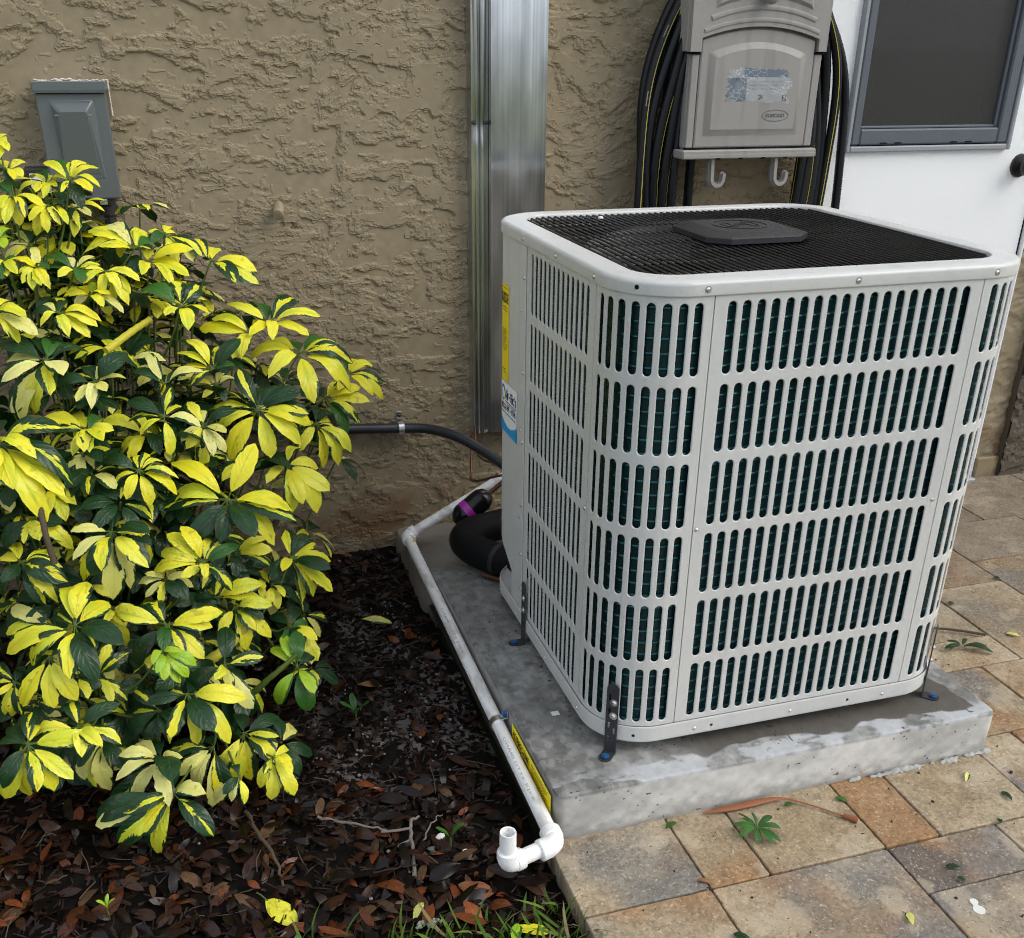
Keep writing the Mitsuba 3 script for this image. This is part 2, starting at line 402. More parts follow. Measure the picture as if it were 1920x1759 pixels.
def sticker_col(p, n, uv):
    # worn print: a blue-grey picture at the left, a dark band above, lines of print, a barcode; torn white where it peels
    u, w = uv.x, uv.y
    pic = smoothstep(0.34, 0.32, u) * smoothstep(0.72, 0.70, w)
    face = smoothstep(0.16, 0.10, dr.sqrt(dr.square(u - 0.165) + dr.square((w - 0.36) * 0.75)))
    c = mix((0.24, 0.25, 0.26), (0.36, 0.37, 0.38), fbm(u * 9, w * 6, 0.0, 3))
    band = smoothstep(0.71, 0.74, w) * smoothstep(0.26, 0.3, u)
    c = mix(c, (0.12, 0.15, 0.19), band)
    c = mix(c, mix((0.22, 0.27, 0.29), (0.05, 0.07, 0.09), fbm(u * 14, w * 9, 2.0, 3)), pic)
    c = mix(c, mix((0.28, 0.30, 0.33), (0.06, 0.08, 0.11), fbm(u * 26, w * 17, 2.0, 2)), pic * face * 0.8)
    row = smoothstep(0.6, 0.8, dr.cos(w * 62) * 0.5 + 0.5) * smoothstep(0.35, 0.37, u) * smoothstep(0.86, 0.84, u) * smoothstep(0.34, 0.36, w) * smoothstep(0.70, 0.68, w)
    c = mix(c, (0.17, 0.19, 0.22), row * smoothstep(0.35, 0.5, noise(u * 70, dr.floor(w * 10), 0.0)) * 0.8)
    bar = smoothstep(0.84, 0.85, u) * smoothstep(0.96, 0.95, u) * smoothstep(0.05, 0.07, w) * smoothstep(0.25, 0.23, w)
    c = mix(c, (0.07, 0.07, 0.08), bar * smoothstep(0.45, 0.55, noise(u * 150, 1.0, 0.0)))
    bar2 = smoothstep(0.50, 0.51, u) * smoothstep(0.58, 0.57, u) * smoothstep(0.08, 0.10, w) * smoothstep(0.26, 0.24, w)
    c = mix(c, (0.10, 0.11, 0.12), bar2 * smoothstep(0.4, 0.5, noise(u * 90, w * 30, 0.0)))
    first, second, _ = voronoi(u * 11 + fbm(u * 8, w * 8, 0.0, 2) * 2, w * 8)
    crack = smoothstep(0.07, 0.02, second - first)
    return mix(c, (0.66, 0.67, 0.68), crack * 0.65 * smoothstep(0.35, 0.55, fbm(u * 6 + 3, w * 5, 0.0, 2)))
plain("worn_print", proc(sticker_col), 0.45, 0.4)

plain("grey_enamel", (0.098, 0.112, 0.115), 0.34, 0.5, clear=0.15)
plain("grey_enamel_edge", (0.30, 0.31, 0.31), 0.5, 0.5)
plain("caulk", (0.62, 0.57, 0.50), 0.7, 0.3)
plain("black_gloss", (0.006, 0.006, 0.007), 0.22, 0.32)
plain("black_satin", (0.020, 0.020, 0.022), 0.42, 0.5)
plain("black_foam", (0.004, 0.0042, 0.0046), 0.6, 0.2)
plain("hose_rubber", (0.006, 0.007, 0.009), 0.34, 0.32)
plain("hose_stripe", (0.55, 0.46, 0.05), 0.45, 0.4)
plain("hose_scuff", (0.30, 0.30, 0.30), 0.7, 0.3)
plain("conduit_grey", (0.018, 0.021, 0.026), 0.40, 0.5)
plain("zinc", (0.72, 0.72, 0.71), 0.24, 0.5, metallic=0.95)
plain("dark_steel", (0.045, 0.047, 0.052), 0.40, 0.5, metallic=0.35)
plain("blue_head", (0.022, 0.105, 0.26), 0.35, 0.5, metallic=0.25)
plain("white_door", (0.80, 0.81, 0.82), 0.38, 0.5)
plain("frame_grey", (0.090, 0.102, 0.120), 0.44, 0.5)
plain("frame_light", (0.26, 0.275, 0.295), 0.42, 0.5)
plain("gap_black", (0.006, 0.006, 0.006), 0.8, 0.2)
plain("room_dark", (0.05, 0.046, 0.042), 0.8, 0.2)
plain("beige_block", (0.62, 0.47, 0.36), 0.8, 0.2)
plain("knob_dark", (0.030, 0.027, 0.027), 0.30, 0.5, metallic=0.3)
plain("label_yellow", (0.80, 0.62, 0.008), 0.42, 0.4)
plain("label_yellow_pale", (0.80, 0.75, 0.02), 0.42, 0.4)
plain("label_white", (0.78, 0.79, 0.80), 0.42, 0.4)
plain("label_blue", (0.012, 0.30, 0.60), 0.42, 0.4)
plain("print_black", (0.012, 0.012, 0.013), 0.6, 0.3)
plain("print_navy", (0.02, 0.028, 0.10), 0.6, 0.3)
plain("print_grey", (0.34, 0.32, 0.31), 0.6, 0.3)
plain("print_red", (0.34, 0.10, 0.11), 0.6, 0.3)
plain("print_pink", (0.62, 0.03, 0.05), 0.4, 0.4)
plain("band_purple", (0.36, 0.018, 0.33), 0.35, 0.5)
plain("copper", (0.13, 0.06, 0.035), 0.4, 0.5, metallic=0.6)
plain("fan_metal", (0.62, 0.62, 0.62), 0.34, 0.5, metallic=0.7)
plain("green_stem", (0.075, 0.115, 0.018), 0.45, 0.4)
plain("yellow_stem", (0.47, 0.42, 0.03), 0.5, 0.4)
plain("bark", (0.075, 0.055, 0.035), 0.75, 0.3)
plain("straw_pale", (0.10, 0.075, 0.06), 0.8, 0.25)
plain("twig_grey", (0.17, 0.145, 0.125), 0.8, 0.25)
plain("twig_brown", (0.026, 0.014, 0.010), 0.7, 0.3)
plain("sand_grain", (0.20, 0.18, 0.165), 0.8, 0.2)
plain("pale_chip", (0.66, 0.65, 0.60), 0.7, 0.3)
plain("lichen", (0.24, 0.27, 0.21), 0.8, 0.2)
plain("joint_sand", (0.040, 0.034, 0.029), 0.9, 0.2)
plain("wall_shade", (0.085, 0.068, 0.050), 0.7, 0.3)  # dark brown that paints the shade on the far right wall
def grass_col(p, n, uv):
    k = dr.floor(uv.x * 0.5)
    r = mikit.cell_rand(k, 4)
    c = mix((0.055, 0.13, 0.018), (0.17, 0.26, 0.05), r)
    return mix(c, (0.34, 0.29, 0.14), smoothstep(0.86, 0.9, mikit.cell_rand(k, 6)))
scene["grass_blade_material"] = {"type": "principledthin", "base_color": proc(grass_col), "roughness": 0.4, "diff_trans": 0.6, "eta": 1.4, "spec_trans": 0.0}
# ------------------------------------------------------------------ the setting: ground, soil, paving
WALL = 2.65
plain("far_ground", (0.07, 0.085, 0.03), 0.9, 0.2)
g = np.array([[-60, -60, -0.12], [60, -60, -0.12], [60, 60, -0.12], [-60, 60, -0.12]], float)
struct("ground", mesh_of(g, [[0, 1, 2, 3]]), "far_ground", smooth=False)

def soil_z(x, y):
    p = np.stack([x, y, np.zeros_like(x)], -1)
    z = -0.020 + 0.030 * (meshkit.fbm(p * 4.0, 3, 5) - 0.5) + 0.024 * (meshkit.fbm(p * 30.0, 4, 6) - 0.5)
    z = z + 0.020 * np.clip((y - 2.2) / 0.4, 0, 1) - 0.010 * np.clip((x - 0.44) / 0.05, 0, 1)
    return z
xs, ys = np.meshgrid(np.arange(-1.9, 0.4941, 0.006), np.arange(0.2, 2.6521, 0.006))
zs = soil_z(xs, ys)
struct("mulch_soil", grid_mesh(xs, ys, zs), "soil_earth", smooth=True, label="dark wet soil of the planting bed with a few patches of bare grey sand")

MOD, GX, GY = 0.1168, 0.494, 1.160
bed = np.array([[GX + 0.002, -0.3, -0.009], [4.0, -0.3, -0.009], [4.0, WALL, -0.009], [GX + 0.002, WALL, -0.009]])
struct("pavement", mesh_of(bed, [[0, 1, 2, 3]]), "joint_sand", smooth=False, label="patio of mixed tan, rust and grey concrete pavers")

known = [(0, 2, 0, 2), (2, 3, 0, 2), (3, 5, 0, 2), (5, 6, 0, 2), (6, 8, 0, 2), (8, 9, 0, 2), (9, 11, 0, 2), (5, 7, -1, 0), (2, 5, -3, 0), (0, 2, -2, 0), (5, 7, -3, -1), (7, 9, -2, 0),
         (8, 10, 2, 4), (10, 12, 2, 4), (9, 11, 4, 5), (9, 11, 5, 7), (11, 13, 4, 7), (13, 15, 6, 8), (13, 15, 4, 6), (11, 13, 7, 9), (9, 11, 7, 9), (13, 16, 8, 10), (12, 14, 2, 4)]
taken, stones = set(), []
for k0, k1, j0, j1 in known:
    stones.append((k0, k1, j0, j1))
    taken |= {(k, j) for k in range(k0, k1) for j in range(j0, j1)}
rnd = random.Random(11)
for j in range(-7, 13):
    for k in range(0, 23):
        if (k, j) in taken:
            continue
        for w, h in rnd.sample([(3, 3), (3, 2), (2, 3), (2, 2), (2, 2), (2, 1), (1, 2)], 7) + [(1, 1)]:
            cells = {(a, b) for a in range(k, k + w) for b in range(j, j + h)}
            if not cells & taken and max(a for a, _ in cells) < 24 and max(b for _, b in cells) < 13:
                taken |= cells
                stones.append((k, k + w, j, j + h))
                break
def cellr(x, y):
    """mikit.cell_rand in plain Python."""
    M = 0xFFFFFFFF
    a, b, c = int(math.floor(x)) + 1000000, int(math.floor(y)) + 1000000, 1000000
    h = (a * 374761393 + b * 668265263 + c * 2147483647) & M
    h = ((h ^ (h >> 13)) * 1274126177) & M
    return ((h ^ (h >> 16)) & 0xFFFFFF) / 16777215
for k0, k1, j0, j1 in stones:
    x0, x1, y0, y1 = GX + k0 * MOD, GX + k1 * MOD, GY + j0 * MOD, min(GY + j1 * MOD, WALL - 0.004)
    if x1 < 1.46 and y0 > 1.30:
        continue                                    # wholly under the slab
    gap, c = 0.0020, 0.0019
    x0, x1, y0, y1 = x0 + gap, x1 - gap, y0 + gap, y1 - gap
    top = rnd.uniform(-0.0012, 0.0012)
    near = y0 < 1.75 and x0 < 1.9
    P = rr_ring(x0, x1, y0, y1, 0.004, 2, step=0.010 if near else None)
    n = len(P)
    if near:                                        # worn, slightly ragged edges
        P = P + (meshkit.noise(P * 160, 3)[:, None] - 0.5) * 0.0016 * np.sign(P.mean(0) - P)
        P[:, 2] = 0
    u_ = P.mean(0) - P
    q = P + u_ * (c * (0.6 + 0.9 * meshkit.noise(P * 70, 5))[:, None] / np.maximum(np.abs(u_), 0.02)) * (np.abs(u_) > 0.3 * np.abs(u_).max(0))
    tilt = np.array([rnd.uniform(-1, 1), rnd.uniform(-1, 1)]) * 0.0035
    lift = lambda R, z: np.column_stack([R[:, :2], z + (R[:, :2] - R[:, :2].mean(0)) @ tilt])
    m = loft([lift(P, -0.06), lift(P, top - 0.0019), lift((P + q) / 2, top - 0.0005), lift(q, top)], cap1=True)
    wear_shade = int(np.clip((y0 - 1.42) / 0.16 + rnd.uniform(-0.7, 0.7), 0, 4))  # grows towards the wall: weathering and overhang shade put into the colour
    uv = np.tile([rnd.random() * 0.98 + 2 * wear_shade, rnd.random()], (len(m.vertices), 1))
    if (k0, k1, j0, j1) != (5, 7, -1, 0):
        while cellr(uv[0, 0] % 2 * 91, uv[0, 1] * 57) > (0.62 if y0 < 1.7 else 0.9):
            uv[:] = [rnd.random() * 0.98 + 2 * wear_shade, rnd.random()]
    else:
        while cellr(uv[0, 0] % 2 * 91, uv[0, 1] * 57) < 0.95:
            uv[:] = [rnd.random() * 0.98 + 2 * wear_shade, rnd.random()]
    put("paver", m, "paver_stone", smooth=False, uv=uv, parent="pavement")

# ------------------------------------------------------------------ the stucco wall
def stucco_h(x, z):
    """How far the knocked-down coat stands out, in metres."""
    P = lambda a, b, o=0.0: np.stack([x * a + o, z * b + o, np.zeros_like(x)], -1)
    wx = meshkit.fbm(P(7, 7), 3, 21) - 0.5
    wz = meshkit.fbm(P(7, 7, 5.0), 3, 22) - 0.5
    X, Z = x + wx * 0.075, z + wz * 0.05
    Q = lambda a, b, o=0.0: np.stack([X * a + o, Z * b + o, np.zeros_like(x)], -1)
    A = 0.50 * meshkit.fbm(Q(10, 19), 3, 31) + 0.34 * meshkit.fbm(Q(32, 58), 2, 32) + 0.16 * meshkit.fbm(Q(95, 135), 2, 33)
    local = 0.10 * (meshkit.fbm(P(2.2, 2.6, 9.0), 2, 34) - 0.5)
    A = A + local
    s = lambda a, b, v: np.clip((v - a) / (b - a), 0, 1) ** 2 * (3 - 2 * np.clip((v - a) / (b - a), 0, 1))
    h = 0
    for lv, k in ((0.474, 0.0022), (0.522, 0.0019), (0.574, 0.0016)):
        h = h + k * s(lv, lv + 0.007, A) + 0.0009 * np.exp(-((A - lv - 0.011) / 0.007) ** 2)
    ridge = meshkit.fbm(Q(20, 110), 3, 41)
    tex = s(0.53, 0.60, ridge) * s(0.50, 0.54, A) * s(0.50, 0.62, meshkit.fbm(P(5, 7, 3.0), 2, 44))
    spk = meshkit.noise(P(75, 95, 7.0), 51)
    h = h + 0.0012 * s(0.80, 0.84, spk) * s(0.45, 0.55, meshkit.fbm(P(6, 6, 1.0), 2, 52))
    base = meshkit.fbm(P(90, 90), 2, 50) - 0.5
    return h + 0.0009 * tex + 0.0002 * base

def stucco_patch(x0, x1, z0, z1, st, y=WALL, k=1.0):
    nx, nz = int((x1 - x0) / st) + 1, int((z1 - z0) / st) + 1
    X, Z = np.meshgrid(np.linspace(x0, x1, nx), np.linspace(z0, z1, nz))
    return grid_mesh(X, y - k * stucco_h(X, Z), Z)
flat = lambda x0, x1, z0, z1, y=WALL: mesh_of([[x0, y, z0], [x1, y, z0], [x1, y, z1], [x0, y, z1]], [[0, 1, 2, 3]])
house = thing("house_wall", "tan house wall of rough trowelled stucco behind the shrub and the cooling unit", "wall")
put("stucco", stucco_patch(-0.56, 1.668, -0.03, 1.47, 0.0019), "stucco_paint", smooth=False, parent=house)
put("stucco", stucco_patch(-1.40, -0.56, -0.03, 1.47, 0.005), "stucco_paint", smooth=True, parent=house)
put("stucco", stucco_patch(2.452, 3.1, -0.03, 1.0, 0.005), "stucco_paint", smooth=True, parent=house)
put("upper_wall", cat([flat(-6, -1.40, -0.1, 3.2), flat(-1.40, 1.668, 1.47, 3.2), flat(2.452, 3.1, 1.0, 3.2), flat(1.668, 2.452, 2.08, 3.2), flat(3.1, 7, -0.1, 3.2)]), "stucco_paint", smooth=False, parent=house)
put("footing", bbox(2.452, 2.541, 2.630, 2.652, -0.03, 0.068, 0.004), "stucco_paint", smooth=False, parent=house)
pr = stucco_patch(2.541, 3.1, -0.03, 1.0, 0.005, y=2.622, k=1.5)
put("shaded_wall", cat([pr, bbox(2.5412, 3.1, 2.624, 2.66, -0.03, 2.9), bbox(2.5412, 3.1, 2.622, 2.66, 1.0, 2.9)]), "wall_shade", smooth=20, parent=house, label="stucco wall strip at the far right, its shade painted as dark brown")  # wall part in shade; the shade is put into its brown colour

stub = single("pipe_stub", tube([[0.240, 2.655, 0.932], [0.2315, 2.602, 0.9195], [0.2310, 2.6005, 0.919]], [0.0125, 0.0125, 0.0105], 18), "stucco_paint",
              "short painted pipe stub poking out of the bare stucco above the shrub", "pipe stub", smooth=40)

# ------------------------------------------------------------------ the door with its screened window
door = thing("back_door", "white door with a grey framed dark insect screen, right of the hose box", "door")
D0, D1, DY = 1.668, 2.436, 2.652
wx0, wx1, wz0, wz1 = 1.772, 2.318, 1.024, 1.92
slab = sbox(D0, 0.012, D1, 2.06).difference(sbox(wx0 + 0.004, wz0 + 0.004, wx1 - 0.004, wz1 - 0.004))
m = plate(slab, 0.042)
m.apply_translation((0, DY, 0))
put("slab", m, "white_door", smooth=False, parent=door)
def frame(x0, x1, z0, z1, wl, wr, wb, wt, y0, y1, c=0.003):
    """Four bars butted end to end."""
    return cat([bbox(x0, x0 + wl, y0, y1, z0, z1, c), bbox(x1 - wr, x1, y0, y1, z0, z1, c), bbox(x0 + wl + .0004, x1 - wr - .0004, y0 + .0006, y1, z0, z0 + wb, c), bbox(x0 + wl + .0004, x1 - wr - .0004, y0 + .0006, y1, z1 - wt, z1, c)])
wf = put("window_frame", frame(wx0, wx1, wz0, wz1, 0.013, 0.013, 0.015, 0.015, 2.634, 2.664), "frame_light", smooth=20, parent=door)
put("sash", frame(wx0 + 0.016, wx1 - 0.016, wz0 + 0.018, wz1 - 0.018, 0.026, 0.034, 0.040, 0.04, 2.638, 2.668, 0.004), "frame_grey", smooth=20, parent=wf)
put("screen_bead", cat([frame(wx0 + 0.0425, wx1 - 0.0505, wz0 + 0.0585, wz1 - 0.0585, 0.004, 0.010, 0.007, 0.007, 2.649, 2.672, 0.002)]), "frame_grey", smooth=20, parent=wf)
put("weep_slot", cat([bbox(wx0 + o, wx0 + o + 0.022, 2.6372, 2.6385, wz0 + 0.0205, wz0 + 0.0245) for o in (0.108, 0.155, 0.338, 0.388)]), "gap_black", smooth=False, parent=wf)
def screen_col(p, n, uv):
    w = 0.72 + 0.28 * noise(p.x * 900, p.z * 260, 0.0) + 0.12 * fbm(p.x * 8, p.z * 8, 0.0, 3)
    return mi.Color3f(0.038, 0.037, 0.036) * w
scene["screen_mesh_material"] = {"type": "mask", "opacity": 0.72, "bsdf": {"type": "twosided", "bsdf": {"type": "principled", "base_color": proc(screen_col), "roughness": 0.55, "specular": 0.4}}}
put("insect_screen", flat(wx0 + 0.044, wx1 - 0.052, wz0 + 0.06, wz1 - 0.06, 2.657), "screen_mesh", smooth=False, parent=wf)
put("glass", flat(wx0 + 0.03, wx1 - 0.03, wz0 + 0.03, wz1 - 0.03, 2.676), {"type": "thindielectric"}, smooth=False, parent=wf)
put("dark_gap_strip", cat([bbox(D1 + 0.0005, D1 + 0.007, 2.654, 2.69, 0.0, 2.06), bbox(D0 - 0.004, D0 - 0.0005, 2.66, 2.69, 0, 2.06)]), "gap_black", smooth=False, parent=door)  # black strips painting the shaded gap at the door edges
put("casing", cat([bbox(D1 + 0.0075, D1 + 0.0155, 2.64, 2.69, 0.0, 2.08, 0.002)]), "white_door", smooth=False, parent=door)
kn = lathe([(0, 0.058), (0.014, 0.057), (0.024, 0.050), (0.0275, 0.040), (0.024, 0.029), (0.013, 0.022), (0.011, 0.008), (0.031, 0.006), (0.033, 0.0)], 28, (2.378, DY, 0.978), (0, -1, 0))
put("knob", kn, "knob_dark", smooth=40, parent=door)
put("sill", bbox(D0, D1, 2.60, 2.70, -0.02, 0.010, 0.004), "frame_light", smooth=False, parent=door)
room = bbox(1.70, 2.40, 2.70, 3.6, 0.9, 2.05)
room.invert()
put("inner_room", cat([room]), "room_dark", smooth=False, parent=door)
single("beige_block", cat([bbox(2.20, 2.36, 2.80, 2.95, 1.12, 1.26, 0.004), bbox(2.33, 2.395, 2.97, 3.1, 1.12, 1.42, 0.004)]), "beige_block", "beige blocks making a pale patch behind the right side of the dark insect screen", "box", smooth=False)  # beige blocks set behind the screen where a pale patch shows

# ------------------------------------------------------------------ the old slab by the wall, and the new pad
yy = np.linspace(0, 1, 26)
P = rr_ring(0.478, 1.52, 2.292, 2.648, 0.02, 3, step=0.012)
def rough_ring(R, amp, seed, fq=22):
    d = meshkit.fbm(R * fq + seed, 3, seed) - 0.5
    c = R.mean(0)
    u = (R - c) / np.linalg.norm(R - c, axis=1, keepdims=True)
    return R + u * (d * amp)[:, None] * [1, 1, 0.6]
def at_z(R, z, inset):
    c = (R.max(0) + R.min(0)) / 2
    h = (R.max(0) - R.min(0)) / 2
    f = (h - inset) / np.maximum(h, 1e-9)
    return np.column_stack([c[:2] + (R[:, :2] - c[:2]) * f[:2], np.full(len(R), z)])
old = loft([rough_ring(at_z(P, -0.08, 0), 0.02, 3), rough_ring(at_z(P, 0.040, 0.001), 0.02, 3), rough_ring(at_z(P, 0.056, 0.006), 0.016, 3), rough_ring(at_z(P, 0.058, 0.03), 0.006, 4), at_z(P, 0.059, 0.12)], cap1=True)
single("old_concrete_slab", old, "old_concrete", "dark old concrete slab between the grey pad and the wall", "slab", smooth=40)

P = rr_ring(PX0, PX1, PY0, PY1, 0.016, 5, step=0.008)
def padring(z, inset, amp, seed):
    R = rough_ring(at_z(P, z, inset), amp, seed, 30)
    R[:, 0] -= (R[:, 1] - PY0) * 0.0095 * np.clip((PX1 - R[:, 0]) / (PX1 - PX0), 0, 1)
    return R
rings = [padring(-0.05, 0.0, 0.0015, 8)]
low = padring(0.004, 0.0, 0.0035, 8)
front = low[:, 1] < PY0 + 0.03
low[:, 2] += np.where(front & (low[:, 0] > 1.05), 0.010 * np.clip(meshkit.fbm(low * 60, 3, 2) - 0.42, 0, 1) / 0.3, 0)
rings[0] = padring(-0.02, 0.010, 0.002, 8)
rings += [low]
for k in range(1, 9):
    rings.append(padring(0.004 + (PZ - 0.010) * k / 8 * 0.94, 0.0, 0.0016, 8 + k % 3))
rings += [padring(PZ - 0.0030, 0.0008, 0.0018, 9), padring(PZ - 0.0010, 0.0030, 0.0016, 9), padring(PZ, 0.0085, 0.0, 9)]
for ins in (0.03, 0.06, 0.1, 0.16, 0.24, 0.34, 0.44):
    rings.append(padring(PZ, ins, 0.0, 9))
pad = thing("concrete_pad", "grey precast concrete pad, wet along its edge, under the cooling unit", "concrete pad")
put("block", loft(rings, cap1=True), "concrete", smooth=40, parent=pad)
chips = []
for k in range(26):
    x = rnd.uniform(1.12, 1.445)
    s = rnd.uniform(0.004, 0.011)
    c = trimesh.creation.icosphere(1, s)
    c.vertices *= [1.5, 0.7, 0.45]
    c.vertices += (meshkit.noise(c.vertices * 300 + k, k) - 0.5)[:, None] * s * 0.9
    c.apply_translation((x, PY0 - 0.002 + rnd.uniform(-0.004, 0.003), 0.003))
    chips.append(c)
put("mortar_crumbs", cat(chips), "concrete", smooth=False, parent=pad, kind="stuff", label="crumbs of mortar along the foot of the pad")
# yellow notice on the pad's left side
sx = PX0 - 0.0052
def side_plate(y0, y1, z0, z1, x, t=0.0006):
    return bbox(x - t, x, min(y0, y1), max(y0, y1), z0, z1)
lab = put("warning_label", side_plate(1.600, 1.368, 0.029, 0.088, sx, 0.0008), "label_yellow_pale", smooth=False, parent=pad, label="yellow printed notice on the left side of the pad")
put("panel", cat([side_plate(1.595, 1.485, 0.034, 0.083, sx - 0.0009, 0.0004), side_plate(1.482, 1.373, 0.050, 0.083, sx - 0.0009, 0.0004)]), "label_yellow", smooth=False, parent=lab)
put("white_strip", side_plate(1.482, 1.373, 0.033, 0.0495, sx - 0.0009, 0.0004), "label_white", smooth=False, parent=lab)
R_, U_ = (0, -1, 0), (0, 0, 1)
prt = [text_on("HURRICANE", 0.0135, (sx - 0.0014, 1.592, 0.066), R_, U_, 0.0003, True, 0.100), text_on("150+ MPH", 0.0095, (sx - 0.0014, 1.565, 0.050), R_, U_, 0.0003, True, 0.070)]
for k in range(5):
    prt.append(side_plate(1.478, 1.385 + 0.006 * (k % 3), 0.0785 - 0.0055 * k, 0.0797 - 0.0055 * k, sx - 0.0014, 0.0002))
prt += [side_plate(1.436, 1.405, 0.036, 0.044, sx - 0.0014, 0.0002), text_on("PAD", 0.010, (sx - 0.0014, 1.470, 0.037), R_, U_, 0.0003, True, 0.026)]
put("lettering", cat(prt), "print_black", smooth=False, parent=lab)
# ------------------------------------------------------------------ the cooling unit
AX0, AX1, AY0, AY1, AR = 0.622, 1.373, 1.418, 2.155, 0.110
def rr_path(off=0.0):
    """s -> (x, y, normal) along the cabinet's plan: from y = 1.901 down the left side, along the front, up the right side and round the back."""
    x0, x1, y0, y1, r = AX0 - off, AX1 + off, AY0 - off, AY1 + off, AR + off
    return x0, x1, y0, y1, r
S0 = 1.901
ARC = AR * math.pi / 2
SEG = [("l", S0 - (AY0 + AR)), ("a", ARC), ("f", AX1 - AX0 - 2 * AR), ("b", ARC), ("r", AY1 - AY0 - 2 * AR), ("c", ARC), ("k", AX1 - AX0 - 2 * AR), ("d", ARC), ("e", AY1 - AR - S0)]
TOTAL = sum(l for _, l in SEG)
def plan(s, off=0.0):
    """Points of the cabinet's outline at the lengths s, moved outwards by off; (n, 2) and the outward normals."""
    s = np.mod(np.asarray(s, float), TOTAL)
    p, n = np.zeros((len(s), 2)), np.zeros((len(s), 2))
    a0 = 0.0
    for name, L in SEG:
        k = (s >= a0 - 1e-12) & (s < a0 + L + 1e-12)
        t = s[k] - a0
        if name in "lefrk":
            o, d, nn = {"l": ((AX0, S0), (0, -1), (-1, 0)), "f": ((AX0 + AR, AY0), (1, 0), (0, -1)), "r": ((AX1, AY0 + AR), (0, 1), (1, 0)), "k": ((AX1 - AR, AY1), (-1, 0), (0, 1)), "e": ((AX0, AY1 - AR), (0, -1), (-1, 0))}[name]
            p[k] = np.array(o) + t[:, None] * np.array(d)
            n[k] = nn
        else:
            c, st = {"a": ((AX0 + AR, AY0 + AR), 180), "b": ((AX1 - AR, AY0 + AR), 270), "c": ((AX1 - AR, AY1 - AR), 0), "d": ((AX0 + AR, AY1 - AR), 90)}[name]
            ang = np.radians(st) + t / AR
            n[k] = np.stack([np.cos(ang), np.sin(ang)], 1)
            p[k] = np.array(c) + AR * n[k]
        a0 += L
    return p + n * off, n

def wrap(v):
    """(s, depth, z) -> world: depth runs inwards from the cabinet's skin."""
    p, n = plan(v[:, 0])
    return np.column_stack([p - n * v[:, 1:2], v[:, 2]])

def capsule(cx, z0, z1, r, n=6):
    a = np.linspace(0, np.pi, n + 1)
    top = np.stack([cx + r * np.cos(a), z1 - 0 + r * np.sin(a)], 1)
    bot = np.stack([cx - r * np.cos(a), z0 - r * np.sin(a)], 1)
    return np.vstack([top, bot])

def pierced(s0, s1, z0, z1, cols, rows, hw, cut=None, step=0.006, flare=0.0020):
    """A pressed sheet with slots whose rims roll inwards."""
    outer = sbox(s0, z0, s1, z1) if cut is None else cut
    loops = [(c, a + hw, b - hw) for c in cols for a, b in rows]
    holes = [Polygon(capsule(c, a, b, hw + flare)) for c, a, b in loops]
    face = outer.difference(shapely.union_all(holes)) if holes else outer
    parts = []
    n = max(1, int(round((s1 - s0) / step)))
    for k in range(n):
        g = face.intersection(sbox(s0 + (s1 - s0) * k / n, z0 - 1, s0 + (s1 - s0) * (k + 1) / n, z1 + 1))
        for q in getattr(g, "geoms", [g]):
            if q.geom_type == "Polygon" and q.area > 1e-9:
                v, f = trimesh.creation.triangulate_polygon(q, engine="earcut")
                d1, d2 = v[f[:, 1]] - v[f[:, 0]], v[f[:, 2]] - v[f[:, 0]]
                a = d1[:, 0] * d2[:, 1] - d1[:, 1] * d2[:, 0]
                f = np.where((a < 0)[:, None], f[:, ::-1], f)
                parts.append(mesh_of(np.column_stack([v[:, 0], np.zeros(len(v)), v[:, 1]]), f))
    for c, a, b in loops:
        rings = []
        for e, d in ((flare, 0.0), (flare * 0.55, 0.0002), (flare * 0.2, 0.0008), (0.0, 0.0015), (0.0, 0.0021)):
            q = capsule(c, a, b, hw + e)
            rings.append(np.column_stack([q[:, 0], np.full(len(q), d), q[:, 1]]))
        m = loft(rings)
        parts.append(m)
    bl = np.array(outer.exterior.segmentize(0.006).coords)[:-1]
    if Polygon(bl).exterior.is_ccw:
        bl = bl[::-1]
    ring = lambda d: np.column_stack([bl[:, 0], np.full(len(bl), d), bl[:, 1]])
    parts.append(loft([ring(0.0), ring(0.005)]))
    m = cat(parts)
    m.vertices = wrap(m.vertices)
    m.merge_vertices(digits_vertex=6)
    return m

ROWS = [(0.9355 - 0.1299 * k - 0.1136, 0.9355 - 0.1299 * k) for k in range(6)]
ac = thing("air_conditioner", "large pale grey outdoor cooling unit with slotted panels and a black fan grille", "air conditioner")
ZB, ZT = 0.163, 0.9475
g = 0.0009
sL, sF0, sF1, sR0, sR1 = 0.354, 0.5778, 1.0668, 1.2686, 1.6226
put("left_panel", pierced(0.0 + g, sL - g, ZB, ZT, [0.030 + 0.0239 * k for k in range(13)], ROWS, 0.0070, flare=0.0018), "cabinet_paint", parent=ac)
put("corner_panel", pierced(sL + g, sF0 - g, ZB, ZT, [sL + 0.0235 + 0.0251 * k for k in range(8)], ROWS, 0.0071), "cabinet_paint", parent=ac, label="slotted curved panel at the near left corner")
put("front_panel", pierced(sF0 + g, sF1 - g, ZB, ZT, [sF0 + 0.0315 + 0.0251 * k for k in range(18)], ROWS, 0.0071), "cabinet_paint", parent=ac, label="slotted flat panel facing the patio")
put("corner_panel", pierced(sF1 + g, sR0 - g, ZB, ZT, [sF1 + 0.026 + 0.0250 * k for k in range(7)], ROWS, 0.0071), "cabinet_paint", parent=ac, label="slotted curved panel at the near right corner")
put("right_panel", pierced(sR0 + g, sR1 - g, ZB, ZT, [sR0 + 0.030 + 0.0251 * k for k in range(13)], ROWS, 0.0071), "cabinet_paint", parent=ac)
